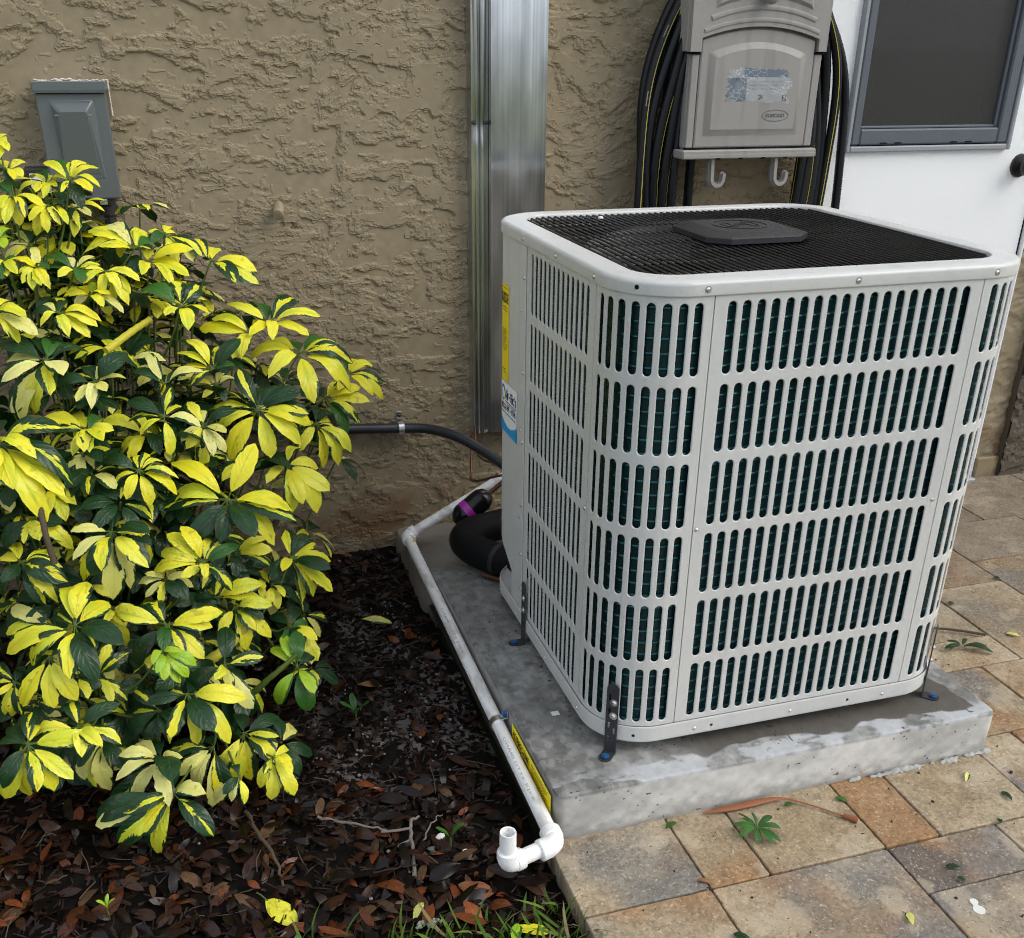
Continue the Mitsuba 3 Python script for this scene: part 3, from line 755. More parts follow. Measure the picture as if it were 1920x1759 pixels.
put("back_panel", pierced(sR1 + g, 2.25 - g, ZB, ZT, [], ROWS, 0.0071), "cabinet_paint", parent=ac)
e0 = TOTAL
cutp = Polygon([(2.25 + g, 0.285), (e0 - 0.190, 0.285), (e0 - 0.082, 0.226), (e0 - 0.082, 0.150), (e0 - g, 0.150), (e0 - g, ZT), (2.25 + g, ZT)])
svc = pierced(2.25 + g, e0 - g, 0.150, ZT, [], ROWS, 0.0071, cut=cutp)
put("service_panel", svc, "cabinet_paint", parent=ac, label="plain service panel at the wall corner, its foot cut away for the pipes")
# narrow flange where the service panel laps the left panel
fl = cat([bbox(AX0 - 0.0022, AX0 - 0.0003, S0 + 0.0006, S0 + 0.020, 0.152, ZT - 0.004, 0.0006)])
put("panel_flange", fl, "cabinet_paint", smooth=False, parent=ac)

def ring_at(off, z, n=14):
    r = AR + off
    R = rr_ring(AX0 - off, AX1 + off, AY0 - off, AY1 + off, max(r, 0.02), n, z)
    return R
pan = loft([ring_at(-0.03, 0.128), ring_at(-0.004, 0.128), ring_at(0.0025, 0.1295), ring_at(0.0042, 0.134), ring_at(0.0042, 0.1605), ring_at(0.0036, 0.1625), ring_at(0.0020, 0.1630), ring_at(0.0012, 0.158), ring_at(-0.012, 0.150), ring_at(-0.05, 0.149)], cap0=True, cap1=True)
put("base_pan", pan, "cabinet_paint", smooth=40, parent=ac)
feet = [bbox(x - 0.03, x + 0.03, y - 0.03, y + 0.03, PZ + 0.0005, 0.1276, 0.004) for x in (0.72, 1.27) for y in (1.52, 2.05)]
put("foot", feet[0], "black_satin", smooth=False, parent=ac)
for f in feet[1:]:
    put("foot", f, "black_satin", smooth=False, parent=ac)
cap = loft([ring_at(-0.004, 0.9465), ring_at(0.0030, 0.9465), ring_at(0.0040, 0.9480), ring_at(0.0042, 0.9620), ring_at(0.0036, 0.9650), ring_at(0.0018, 0.9675), ring_at(-0.0012, 0.9692), ring_at(-0.0050, 0.9700),
            ring_at(-0.018, 0.9706), ring_at(-0.0400, 0.9708), ring_at(-0.0425, 0.9702), ring_at(-0.0440, 0.9685), ring_at(-0.0446, 0.965), ring_at(-0.0450, 0.950), ring_at(-0.0500, 0.948), ring_at(-0.054, 0.948)])
put("top_cap", cap, "cabinet_paint", smooth=35, parent=ac, label="pale glossy rim round the fan grille")

# coil: fins with the tubes standing out in rows
sv = np.concatenate([np.arange(0.02, sR1 + 0.25, 0.012)])
def coil_band(off, z0, z1, pts):
    p, _ = plan(sv, off)
    n = len(sv)
    prof = pts
    V = []
    for o, z in prof:
        q, _ = plan(sv, off + o)
        V.append(np.column_stack([q, np.full(n, z)]))
    v = np.vstack(V)
    i, j = np.meshgrid(np.arange(len(prof) - 1), np.arange(n - 1), indexing="ij")
    q = np.stack([i * n + j, i * n + j + 1, (i + 1) * n + j + 1, (i + 1) * n + j], -1).reshape(-1, 4)
    return mesh_of(v, q)
coil = put("coil", coil_band(-0.0105, 0.16, 0.945, [(0, 0.16), (0, 0.945)]), "coil_fins", smooth=40, parent=ac, label="dark teal finned coil behind the slots")
tubes = []
for k in range(33):
    z = 0.172 + 0.0236 * k
    tubes.append(coil_band(-0.0105, 0, 0, [(0.0002, z - 0.0028), (0.0020, z - 0.0019), (0.0028, z), (0.0020, z + 0.0019), (0.0002, z + 0.0028)]))
put("coil_tubes", cat(tubes), "coil_tube", smooth=40, parent=coil, kind="stuff", label="shiny teal tubes of the coil in level rows")
inner = rr_ring(AX0 + 0.085, AX1 - 0.085, AY0 + 0.085, AY1 - 0.085, 0.09, 6)
light_stop = loft([at_z(inner, 0.152, 0), at_z(inner, 0.952, 0)])  # added dark liner that keeps light from passing through the cabinet
put("light_stop", light_stop, "black_satin", smooth=40, parent=ac)

# fan under the grille
fc = np.array([(AX0 + AX1) / 2, (AY0 + AY1) / 2])
vent = []
for a, b, z in ((0.272, 0.330, 0.9550), (0.272, 0.272, 0.90)):
    pass
th = np.linspace(0, 2 * np.pi, 72, endpoint=False)
circ = lambda r, z: np.column_stack([fc[0] + r * np.cos(th), fc[1] + r * np.sin(th), np.full(72, z)])
put("fan_shroud_ring", loft([circ(0.275, 0.80), circ(0.268, 0.86), circ(0.268, 0.930), circ(0.283, 0.943)]), "fan_metal", smooth=40, parent=ac)
blades = []
for k in range(4):
    a0 = math.radians(25 + 90 * k)
    V = []
    for r in np.linspace(0.05, 0.255, 9):
        for t in np.linspace(-0.5, 0.5, 7):
            w = 0.95 + 0.35 * (r / 0.255)
            a = a0 + t * w
            V.append((fc[0] + r * math.cos(a), fc[1] + r * math.sin(a), 0.895 + 0.055 * t - 0.02 * t * t))
    i, j = np.meshgrid(np.arange(8), np.arange(6), indexing="ij")
    q = np.stack([i * 7 + j, i * 7 + j + 1, (i + 1) * 7 + j + 1, (i + 1) * 7 + j], -1).reshape(-1, 4)
    blades.append(mesh_of(V, q))
fan = put("fan", cat(blades), "fan_metal", smooth=True, parent=ac, label="silver fan blades under the grille")
put("hub", lathe([(0, 0.955), (0.05, 0.955), (0.085, 0.945), (0.085, 0.84), (0, 0.84)], 28, (fc[0], fc[1], 0)), "black_satin", smooth=40, parent=fan)
put("floor_pan", mesh_of(at_z(inner, 0.60, 0.0)[:, :], [[0, 0, 0]]) if False else loft([at_z(inner, 0.62, 0.0), at_z(inner, 0.615, 0.05)], cap1=True), "black_satin", smooth=False, parent=ac)

# grille: wires front to back, their ends bent down, on cross wires
GZ = 0.9655
gx0, gx1, gy0, gy1, gr = AX0 + 0.0462, AX1 - 0.0462, AY0 + 0.0462, AY1 - 0.0462, 0.066
def grille_span(x):
    e = max(0.0, gr - (x - gx0), gr - (gx1 - x))
    c = gr - math.sqrt(max(0.0, gr * gr - e * e))
    return gy0 + c, gy1 - c
wires = []
nx = 47
for k in range(nx):
    x = gx0 + 0.008 + (gx1 - gx0 - 0.016) * k / (nx - 1)
    a, b = grille_span(x)
    wires.append(tube([[x, a + 0.0015, GZ - 0.013], [x, a + 0.003, GZ - 0.003], [x, a + 0.007, GZ], [x, (a + b) / 2, GZ + 0.0015], [x, b - 0.007, GZ], [x, b - 0.003, GZ - 0.003], [x, b - 0.0015, GZ - 0.013]], 0.0023, 7))
for y in np.linspace(gy0 + 0.05, gy1 - 0.05, 7):
    e = max(0.0, gr - (y - gy0), gr - (gy1 - y))
    c = gr - math.sqrt(max(0.0, gr * gr - e * e))
    for o in (-0.004, 0.004):
        wires.append(tube([[gx0 + c + 0.003, y + o, GZ - 0.0048], [gx1 - c - 0.003, y + o, GZ - 0.0048]], 0.0022, 6))
RG = rr_ring(gx0 + 0.001, gx1 - 0.001, gy0 + 0.001, gy1 - 0.001, gr, 12, GZ - 0.012)
wires.append(tube(np.vstack([RG, RG[:1]]), 0.0030, 7, caps=False))
put("fan_grille", cat(wires), "black_gloss", smooth=50, parent=ac, kind="stuff", label="black grille of parallel wires over the fan")

# motor cover on the grille with its round emblem
def cham(x0, x1, y0, y1, c, z):
    return np.array([(x1 - c, y0, z), (x1, y0 + c, z), (x1, y1 - c, z), (x1 - c, y1, z), (x0 + c, y1, z), (x0, y1 - c, z), (x0, y0 + c, z), (x0 + c, y0, z)])
cx, cy = fc
H_ = 0.103
cov = []
for d, z in ((0.006, 0.9690), (0.0, 0.9700), (0.0, 0.9790), (0.0025, 0.9810), (0.030, 0.9865), (0.0335, 0.9870)):
    cov.append(cham(cx - H_ + d, cx + H_ - d, cy - H_ + d, cy + H_ - d, 0.034 - d * 0.25, z))
mc = put("motor_cover", loft(cov, cap0=True, cap1=True), "black_satin", smooth=18, parent=ac, label="square black cover with clipped corners in the middle of the grille")
ann = Point(0, 0).buffer(0.052, 40).difference(Point(0, 0).buffer(0.0485, 40))
arm = sbox(-0.0035, -0.026, 0.0035, 0.026)
inn = Point(0, 0).buffer(0.037, 40)
leftb = sbox(-0.034, -0.026, -0.0155, 0.026).intersection(inn)
rightb = sbox(0.0155, -0.026, 0.034, 0.026).intersection(inn)
bar = sbox(-0.017, -0.0055, 0.017, 0.0055)
emb = shapely.union_all([ann, leftb.difference(leftb.buffer(-0.0035)), rightb.difference(rightb.buffer(-0.0035)), bar.difference(bar.buffer(-0.0028))])
em = cat([trimesh.creation.extrude_polygon(q, 0.0011, engine="earcut") for q in getattr(emb, "geoms", [emb])])
em.apply_translation((cx, cy, 0.98695))
put("emblem", em, "black_gloss", smooth=False, parent=mc)

# screws
heads = []
def side_screw(s, z, r=0.0046, off=0.0):
    p, n = plan([s], off)
    heads.append(screw_head((p[0][0], p[0][1], z), (n[0][0], n[0][1], 0), r))
for s in (0.352, 0.169, -0.016, 0.5625, 0.823, 1.085, 1.26, 1.5):
    side_screw(s, 0.956, 0.0036, 0.0042)
for s in (0.36, 0.170, 0.62, 0.823, 1.03, 1.2):
    side_screw(s, 0.144, 0.0033, 0.0042)
for z in (0.885, 0.70, 0.555, 0.415, 0.30, 0.215):
    side_screw(-0.010, z, 0.0034, 0.0022)
for z in (0.82, 0.575, 0.38):
    side_screw(-0.028, z, 0.0032)
for s in (0.345, 0.585, 1.055):
    side_screw(s, 0.556, 0.0034)
put("screws", cat(heads), "zinc", smooth=30, parent=ac, kind="stuff", label="small bright screws round the cabinet")
holes = []
for s, z, rr_ in ((0.455, 0.958, 0.0036), (0.655, 0.145, 0.0028), (0.95, 0.145, 0.0028), (0.50, 0.145, 0.003)):
    p, n = plan([s], 0.0043)
    holes.append(lathe([(0, 0.0003), (rr_, 0.0003), (rr_, -0.002)], 12, (p[0][0], p[0][1], z), (n[0][0], n[0][1], 0)))
put("screw_holes", cat(holes), "gap_black", smooth=False, parent=ac, kind="stuff")

# stickers on the service panel: they follow the panel round its corner
def on_skin(poly_or_mesh, depth):
    """A flat drawing in (s, z) laid on the cabinet's skin."""
    m = poly_or_mesh.copy()
    m.vertices[:, 1] = depth - m.vertices[:, 1]
    m.vertices = wrap(m.vertices)
    return m
def patch(s0, s1, z0, z1, lift):
    n = max(1, int((s1 - s0) / 0.006))
    S = np.linspace(s0, s1, n + 1)
    v = np.vstack([np.column_stack([S, np.full(n + 1, -lift), np.full(n + 1, z)]) for z in (z0, z1)])
    j = np.arange(n)
    m = mesh_of(v, np.stack([j, j + 1, j + n + 2, j + n + 1], 1))
    m.vertices = wrap(m.vertices)
    return m
# on the service panel the outline runs from the back towards the viewer: s grows with falling y
ys2s = lambda y: TOTAL - (y - S0)
eg = put("energy_label", patch(TOTAL - 0.245, ys2s(2.014), 0.648, 0.848, 0.0006), "label_yellow", smooth=True, parent=ac, label="tall yellow energy label on the service panel")
def skin_text(t, h, s, z, lift, width, bold=True):
    m = meshkit.text_mesh(t, h, 0.0002, bold=bold)
    v = m.vertices.copy()
    v[:, 0] *= width / (v[:, 0].max() - v[:, 0].min())
    m.vertices = wrap(np.column_stack([s + v[:, 0], -(lift + v[:, 2]), z + v[:, 1]]))
    return m
t = [skin_text("ENERGYGUIDE", 0.019, TOTAL - 0.240, 0.812, 0.0009, 0.122)]
b1 = ys2s(2.014)
t += [patch(b1 - 0.125, b1 - 0.004, 0.8405, 0.8415, 0.0009), patch(b1 - 0.052, b1 - 0.006, 0.801, 0.8025, 0.0009), patch(b1 - 0.045, b1 - 0.010, 0.795, 0.7965, 0.0009)]
for k in range(9):
    t.append(patch(b1 - 0.050, b1 - 0.010 - 0.004 * (k % 3), 0.756 - 0.0052 * k, 0.7575 - 0.0052 * k, 0.0009))
t += [patch(b1 - 0.060, b1 - 0.020, 0.672, 0.6735, 0.0009), patch(b1 - 0.055, b1 - 0.014, 0.666, 0.6672, 0.0009), patch(b1 - 0.09, b1 - 0.062, 0.76, 0.79, 0.0009)]
put("print", cat(t), "print_black", smooth=False, parent=eg, kind="stuff")
c0, c1 = ys2s(2.070), ys2s(1.953)
st = put("service_sticker", patch(c0, c1, 0.536, 0.646, 0.0012), "label_white", smooth=True, parent=ac, label="white service sticker with a blue wave, below the yellow label")
W_ = c1 - c0
put("wave", cat([patch(c0 + W_ * k / 12, c0 + W_ * (k + 1) / 12, 0.5365, 0.5365 + 0.036 - 0.020 * math.sin((k + 0.5) / 12 * 3.0), 0.0015) for k in range(12)]), "label_blue", smooth=False, parent=st)
put("name", skin_text("Air-Ric's", 0.020, c0 + 0.036, 0.612, 0.0016, 0.076), "print_navy", smooth=False, parent=st)
put("phone_number", skin_text("(813) 495 - 8785", 0.0115, c0 + 0.010, 0.588, 0.0016, 0.098), "print_black", smooth=False, parent=st)
put("print", cat([patch(c0 + 0.036, c0 + 0.112, 0.6055, 0.6075, 0.0016), patch(c0 + 0.050, c0 + 0.105, 0.6015, 0.603, 0.0016), patch(c0 + 0.008, c0 + 0.110, 0.5790, 0.5812, 0.0016)]), "print_navy", smooth=False, parent=st, kind="stuff")
lg = []
for k, (col, a0, a1) in enumerate((("label_blue", 90, 300), ("label_yellow", 300, 380), ("copper", 20, 90))):
    a = np.radians(np.linspace(a0, a1, 16))
    o = np.stack([c0 + 0.021 + 0.0145 * np.cos(a), np.full(16, -0.0016), 0.622 + 0.0175 * np.sin(a)], 1)
    i_ = np.stack([c0 + 0.021 + 0.0095 * np.cos(a), np.full(16, -0.0016), 0.622 + 0.012 * np.sin(a)], 1)
    v = wrap(np.vstack([o, i_]))
    j = np.arange(15)
    put("ring_mark", mesh_of(v, np.stack([j, j + 16, j + 17, j + 1], 1)), col, smooth=False, parent=st)

# ------------------------------------------------------------------ hold-down brackets
def bracket(name_label, foot, up, along, out, h=0.150, w=0.024):
    """A slotted steel strap from a bolt in the pad up the cabinet's side. up: where it leaves the pad; along: across the strap; out: towards the bolt."""
    key = thing("hold_down_bracket", name_label, "bracket", "slotted steel brackets that hold the unit to the pad")
    along, out = np.array([*along, 0.0]), np.array([*out, 0.0])
    pl = sbox(-w / 2, 0, w / 2, h - w / 2).union(Point(0, h - w / 2).buffer(w / 2, 12))
    for sx_, off in ((-0.0052, 0.010), (0.0052, 0.030)):
        for q in range(4):
            z = off + 0.012 + q * 0.031
            if z + 0.014 < h - 0.012:
                pl = pl.difference(sbox(sx_ - 0.0018, z, sx_ + 0.0018, z + 0.014).buffer(0.0004))
    m = cat([trimesh.creation.extrude_polygon(q, 0.0022, engine="earcut") for q in getattr(pl, "geoms", [pl])])
    v = m.vertices
    o = np.array([*up, PZ + 0.0012])
    m.vertices = o + v[:, :1] * along + v[:, 1:2] * np.array([0, 0, 1.0]) + v[:, 2:] * out
    m.fix_normals()
    put("strap", m, "dark_steel", smooth=False, parent=key)
    ft = sbox(-w / 2, 0, w / 2, 0.022).union(Point(0, 0.022).buffer(w / 2, 12))
    m = trimesh.creation.extrude_polygon(ft, 0.0024, engine="earcut")
    v = m.vertices
    m.vertices = o + np.array([0, 0, -0.0004]) + v[:, :1] * along + v[:, 1:2] * out + v[:, 2:] * np.array([0, 0, 1.0])
    m.fix_normals()
    put("foot_plate", m, "dark_steel", smooth=False, parent=key)
    b = cat([trimesh.creation.cylinder(0.0075, 0.0015, sections=20), trimesh.creation.cylinder(0.0052, 0.006, sections=6)])
    b.apply_translation(o + out * 0.022 + [0, 0, 0.0050])
    put("bolt", b, "blue_head", smooth=False, parent=key)
    for z in (0.112, 0.083):
        s_ = screw_head(o + out * 0.0024 + along * 0.003 + [0, 0, z], out, 0.0050)
        put("screw", s_, "zinc", smooth=30, parent=key)
q2 = math.sqrt(0.5)
bracket("black slotted bracket with a blue bolt at the unit's near left corner", None, (0.650, 1.444), (q2, -q2), (-q2, -q2), h=0.152)
bracket("black slotted bracket against the unit's left side, nearest the wall", None, (0.6165, 1.872), (0, -1), (-1, 0), h=0.150)
bracket("black slotted bracket seen edge-on at the unit's near right corner", None, (1.338, 1.441), (q2, q2), (q2, -q2), h=0.165)
# ------------------------------------------------------------------ galvanized cover for the pipes on the wall
cover = thing("pipe_cover", "tall galvanized sheet metal duct cover on the wall behind the cooling unit", "metal duct")
fx0, fx1, fy = 0.7505, 0.8905, 2.590
sheet = cat([bbox(fx0, fx1, fy, fy + 0.0012, 0.335, 2.3), bbox(fx1 - 0.0012, fx1 - 0.00005, fy + 0.0013, WALL, 0.335, 2.3), bbox(fx0 + 0.00005, fx0 + 0.0012, fy + 0.0013, WALL, 0.335, 2.3)])
put("front_sheet", sheet, "galvanized", smooth=False, parent=cover)
tt = np.linspace(0, 1, 81)
def rib_profile(z):
    """The side channel's plan at height z: two rounded ribs with a groove between them, squeezed together at the screws."""
    up = np.clip((z - 1.115) / 0.34, 0, 1)
    pin = math.exp(-((z - 1.112) / 0.035) ** 2)
    amp = 0.0075 + 0.007 * up - 0.003 * pin
    c1, c2 = 0.34 - 0.10 * up, 0.66 + 0.08 * up
    w1 = 0.15 - 0.03 * pin
    r1 = np.exp(-((tt - c1) / w1) ** 2)
    r2 = np.exp(-((tt - c2) / w1) ** 2)
    gr = np.exp(-((tt - 0.5) / 0.035) ** 2)
    y = 2.612 - amp * np.maximum(r1, r2) + 0.004 * gr + 0.034 * np.clip((0.06 - tt) / 0.06, 0, 1)
    return np.column_stack([0.7045 + 0.0448 * tt, y, np.full(81, z)])
zz = np.concatenate([np.arange(0.330, 1.06, 0.03), np.arange(1.06, 1.48, 0.01), np.arange(1.5, 2.3, 0.1)])
rows_ = np.array([rib_profile(z) for z in zz])
put("side_channel", grid_mesh(rows_[..., 0], rows_[..., 1], rows_[..., 2]), "galvanized", smooth=True, parent=cover, label="shiny ribbed side channel pinched by two screws")
for x_ in (0.7125, 0.7430):
    put("screw", screw_head((x_, 2.6050, 1.112), (0, -1, 0), 0.0034), "dark_steel", smooth=30, parent=cover)
put("inside", cat([bbox(0.7545, 0.8865, fy + 0.004, WALL - 0.004, 0.345, 2.29)]), "gap_black", smooth=False, parent=cover)
put("inside", cat([bbox(0.7080, 0.7470, 2.622, WALL - 0.002, 0.345, 2.29)]), "gap_black", smooth=False, parent=cover)

# ------------------------------------------------------------------ hose storage box, its hooks and the hose
hb = thing("hose_storage_box", "taupe plastic hose storage box with arched panels, hanging beside the door", "storage box")
HY = 2.500
def arched(x0, x1, z0, z1, rise, n=24):
    a = np.linspace(0, 1, n + 1)
    top = np.column_stack([x1 + (x0 - x1) * a, z1 + rise * 4 * a * (1 - a)])
    return np.vstack([[(x0, z0), (x1, z0)], top])
def slab_from(P, y0, y1, c=0.003):
    """An outline in (x, z) as a slab with its front edge chamfered; front at y0."""
    poly = Polygon(P)
    ins = np.array(P) + (np.array(P).mean(0) - np.array(P)) * (c / np.maximum(np.abs(np.array(P).mean(0) - np.array(P)), 0.02))
    R = lambda Q, y: np.column_stack([Q[:, 0], np.full(len(Q), y), Q[:, 1]])
    side = loft([R(np.array(P), y1), R(np.array(P), y0 + c), R(ins, y0)])
    v, f = trimesh.creation.triangulate_polygon(Polygon(ins), engine="earcut")
    m = cat([side, mesh_of(np.column_stack([v[:, 0], np.full(len(v), y0), v[:, 1]]), f)])
    return m
put("body", bbox(1.224, 1.577, HY + 0.012, 2.642, 1.0515, 1.66, 0.006), "resin_plastic", smooth=False, parent=hb)
pan_ = put("front_door", slab_from(arched(1.2455, 1.5535, 1.0560, 1.2930, 0.0255), HY, HY + 0.0115, 0.003), "resin_plastic", smooth=25, parent=hb)
def raised(outer, inner, y0, y1):
    R = lambda Q, y: np.column_stack([Q[:, 0], np.full(len(Q), y), Q[:, 1]])
    mid1, mid2 = outer + (inner - outer) * 0.18, outer + (inner - outer) * 0.82
    side = loft([R(outer, y0 + 0.0003), R(mid1, y0 - 0.0035 * 0), R(mid2, y1), R(inner, y1)])
    v, f = trimesh.creation.triangulate_polygon(Polygon(inner), engine="earcut")
    return cat([side, mesh_of(np.column_stack([v[:, 0], np.full(len(v), y1), v[:, 1]]), f)])
put("raised_panel", raised(arched(1.262, 1.534, 1.078, 1.268, 0.026), arched(1.286, 1.508, 1.102, 1.250, 0.022), HY, HY - 0.0085), "resin_plastic", smooth=25, parent=pan_)
for bb in ((1.2245, 1.2435, HY + 0.002, HY + 0.0118, 1.056, 1.262, 0.002), (1.5555, 1.5765, HY + 0.002, HY + 0.0118, 1.056, 1.264, 0.002)):
    put("door_flank", bbox(*bb), "resin_plastic", smooth=False, parent=hb)
# lid: an arch cut out below
a = np.linspace(0, 1, 25)
arch = np.column_stack([1.2420 + (1.5570 - 1.2420) * a, 1.2975 + 0.0255 * 4 * a * (1 - a)])
lidP = np.vstack([[(1.2130, 1.2680), (1.2415, 1.2680)], arch, [(1.5575, 1.2700), (1.5800, 1.2700), (1.5820, 1.62), (1.2110, 1.62)]])
lv = sbox(0, 0, 0, 0)
lid_poly = Polygon(lidP)
lm = plate(lid_poly, 0.020)
lm.apply_translation((0, HY - 0.009, 0))
lid = put("lid", lm, "resin_plastic", smooth=False, parent=hb)
for bb in ((1.2110, 1.2230, HY + 0.0112, 2.640, 1.268, 1.62, 0.002), (1.5780, 1.5820, HY + 0.0112, 2.640, 1.270, 1.62, 0.001)):
    put("lid_side", bbox(*bb), "resin_plastic", smooth=False, parent=lid)
def ridge(x0, x1, z, rise, r):
    q = np.column_stack([x0 + (x1 - x0) * a, np.full(25, HY - 0.0085), z + rise * 4 * a * (1 - a)])
    m = tube(q, r, 8)
    m.vertices[:, 1] = HY - 0.0092 + (m.vertices[:, 1] - (HY - 0.0085)) * 0.55
    return m
put("lid_ridge", ridge(1.246, 1.553, 1.3115, 0.0255, 0.0052), "resin_plastic", smooth=40, parent=lid)
put("lid_ridge", ridge(1.262, 1.540, 1.338, 0.0245, 0.0060), "resin_plastic", smooth=40, parent=lid)
P2 = arched(1.268, 1.532, 1.352, 1.56, 0.02)
out2 = np.vstack([np.column_stack([1.268 + 0.264 * a, 1.356 + 0.024 * 4 * a * (1 - a)]), [(1.532, 1.56), (1.268, 1.56)]])
in2 = np.vstack([np.column_stack([1.282 + 0.236 * a, 1.372 + 0.022 * 4 * a * (1 - a)]), [(1.518, 1.548), (1.282, 1.548)]])
put("lid_panel", raised(out2, in2, HY - 0.009, HY - 0.0155), "resin_plastic", smooth=25, parent=lid)
kb = lathe([(0, 0.030), (0.010, 0.029), (0.017, 0.022), (0.018, 0.012), (0.012, 0.0), ], 20, (1.401, HY - 0.0155, 1.386), (0, -1, 0))
put("lid_knob", kb, "resin_plastic", smooth=40, parent=lid)
for bb in ((1.2130, 1.2445, HY + 0.0005, HY + 0.011, 1.2625, 1.2678), (1.5550, 1.5800, HY + 0.0005, HY + 0.011, 1.2645, 1.2698), (1.2240, 1.5770, HY + 0.003, HY + 0.0112, 1.0518, 1.0556)):
    put("gap", bbox(*bb), "gap_black", smooth=False, parent=hb)
tray = put("tray", bbox(1.2115, 1.5855, HY - 0.014, 2.640, 1.0305, 1.0512, 0.003), "resin_plastic", smooth=False, parent=hb)
put("tray_lip", cat([bbox(1.2135, 1.5835, HY - 0.0165, HY - 0.0145, 1.0325, 1.0415, 0.0008)]), "resin_plastic", smooth=False, parent=tray)
put("notch", cat([bbox(x, x + 0.009, HY - 0.0172, HY - 0.0080, 1.0290, 1.0334) for x in (1.305, 1.367, 1.430, 1.494)]), "gap_black", smooth=False, parent=tray, kind="stuff")
for k, x in enumerate((1.300, 1.478)):
    line = shapely.LineString(np.vstack([[(x, 1.036), (x + 0.002, 0.990)], np.column_stack([x + 0.0185 + 0.0165 * np.cos(np.radians(np.linspace(180, 350, 12))), 0.985 + 0.0185 * np.sin(np.radians(np.linspace(180, 350, 12)))]), [(x + 0.0355, 0.992)]]))
    hk = plate(line.buffer(0.0042, cap_style="round"), 0.026)
    hk.apply_translation((0, HY - 0.006, 0))
    rib = plate(line.buffer(0.0070, cap_style="round"), 0.005)
    rib.apply_translation((0, HY + 0.006, 0))
    put("hook", cat([hk, rib]), "resin_plastic", smooth=25, parent=hb)
# peeling printed sheet, torn along its edges
ang = np.linspace(0, 2 * np.pi, 160, endpoint=False)
sxm, szm, hw_, hh_ = 1.403, 1.1955, 0.0905, 0.0365
bp = []
for q in ang:
    c, s = math.cos(q), math.sin(q)
    m_ = max(abs(c), abs(s))
    bp.append((c / m_, s / m_))
bp = np.array(bp)
jag = 1 - 0.16 * meshkit.noise(np.column_stack([bp * 5, np.zeros(160)]), 4) - 0.10 * meshkit.noise(np.column_stack([bp * 18, np.zeros(160)]), 5)
bp = bp * jag[:, None]
bp[:, 1] -= 0.08 * bp[:, 0]
v, f = trimesh.creation.triangulate_polygon(Polygon(bp), engine="earcut")
sm = mesh_of(np.column_stack([sxm + v[:, 0] * hw_ * 1.06, np.full(len(v), HY - 0.0092), szm + v[:, 1] * hh_ * 1.12]), f)
if np.cross(sm.vertices[f[0, 1]] - sm.vertices[f[0, 0]], sm.vertices[f[0, 2]] - sm.vertices[f[0, 0]])[1] > 0:
    sm.invert()
put("printed_sheet", sm, "worn_print", smooth=False, uv=(v + 1) / 2, parent=pan_, label="peeling blue-grey printed sheet with torn edges")
oval = affinity.scale(Point(0, 0).buffer(1, 32), 0.037, 0.0135)
ringp = oval.difference(affinity.scale(Point(0, 0).buffer(1, 32), 0.0352, 0.0118))
om = plate(ringp, 0.0012)
om.apply_translation((1.458, HY - 0.0094, 1.128))
put("oval_mark", om, "grey_enamel", smooth=False, parent=pan_)
put("oval_word", text_on("SUNCAST", 0.0078, (1.4305, HY - 0.0086, 1.1245), (1, 0, 0), (0, 0, 1), 0.0009, True, 0.054), "grey_enamel", smooth=False, parent=pan_)

hose = thing("garden_hose", "coiled black garden hose with yellow stripes hanging behind the storage box", "garden hose")
coil_pts, stripes, scuffs = [], [], []
loops = [(1.134, 1.668, 2.560, 1.480), (1.157, 1.644, 2.555, 1.465), (1.180, 1.621, 2.550, 1.450), (1.203, 1.599, 2.555, 1.440), (1.224, 1.580, 2.560, 1.425), (1.146, 1.655, 2.590, 1.475), (1.169, 1.632, 2.590, 1.460), (1.192, 1.610, 2.588, 1.445)]
def loop_pts(xl, xr, y, top, a0=0.0, a1=2 * math.pi, n=90, bottom=0.52):
    t = np.linspace(a0, a1, n)
    cxm, hwx = (xl + xr) / 2, (xr - xl) / 2
    czm, hz = (top + bottom) / 2, (top - bottom) / 2
    c, s = np.cos(t), np.sin(t)
    e = 0.72
    wob = 0.0065 * np.sin(t * 3 + xl * 260) + 0.004 * np.sin(t * 7 + xl * 611)
    return np.column_stack([cxm - hwx * np.sign(c) * np.abs(c) ** e + wob, np.full(n, y) + 0.012 * np.sin(t * 2 + xl * 50), czm + hz * np.sign(s) * np.abs(s) ** 0.9])
hm = []
for k, (xl, xr, y, top) in enumerate(loops):
    P = loop_pts(xl, xr, y, top, bottom=0.50 + 0.02 * k)
    hm.append(tube(P, 0.0118, 12, caps=False))
    d = np.gradient(P, axis=0)
    d /= np.linalg.norm(d, axis=1, keepdims=True)
    side = np.cross(d, [0, -1.0, 0])
    ph = 0.3 + 1.1 * k
    offv = np.array([0, -1.0, 0]) * math.cos(ph * 0.35) + side * math.sin(ph * 0.35)
    if k in (0, 2, 3, 4):
        stripes.append(tube(P + offv * 0.0110, 0.0013, 5, caps=False))
    if k in (0, 1, 2):
        for q in range(9):
            i = 4 + (q * 5 + 7 * k) % 70
            if P[i, 2] > 0.9 and P[i, 0] < 1.4:
                scuffs.append(tube(P[i:i + 2] + (np.array([-0.45, -0.85, 0.25]) / 1.0) * 0.0116, 0.0011, 5))
out_ = loop_pts(1.30, 1.742, 2.60, 1.40, n=90, bottom=0.46)
hm.append(tube(out_, 0.0118, 12, caps=False))
put("coil", cat(hm), "hose_rubber", smooth=40, parent=hose)
put("stripe", cat(stripes), "hose_stripe", smooth=40, parent=hose, kind="stuff", label="thin yellow stripes along the hose")
put("scuff", cat(scuffs), "hose_scuff", smooth=40, parent=hose, kind="stuff", label="worn pale marks along the hose")

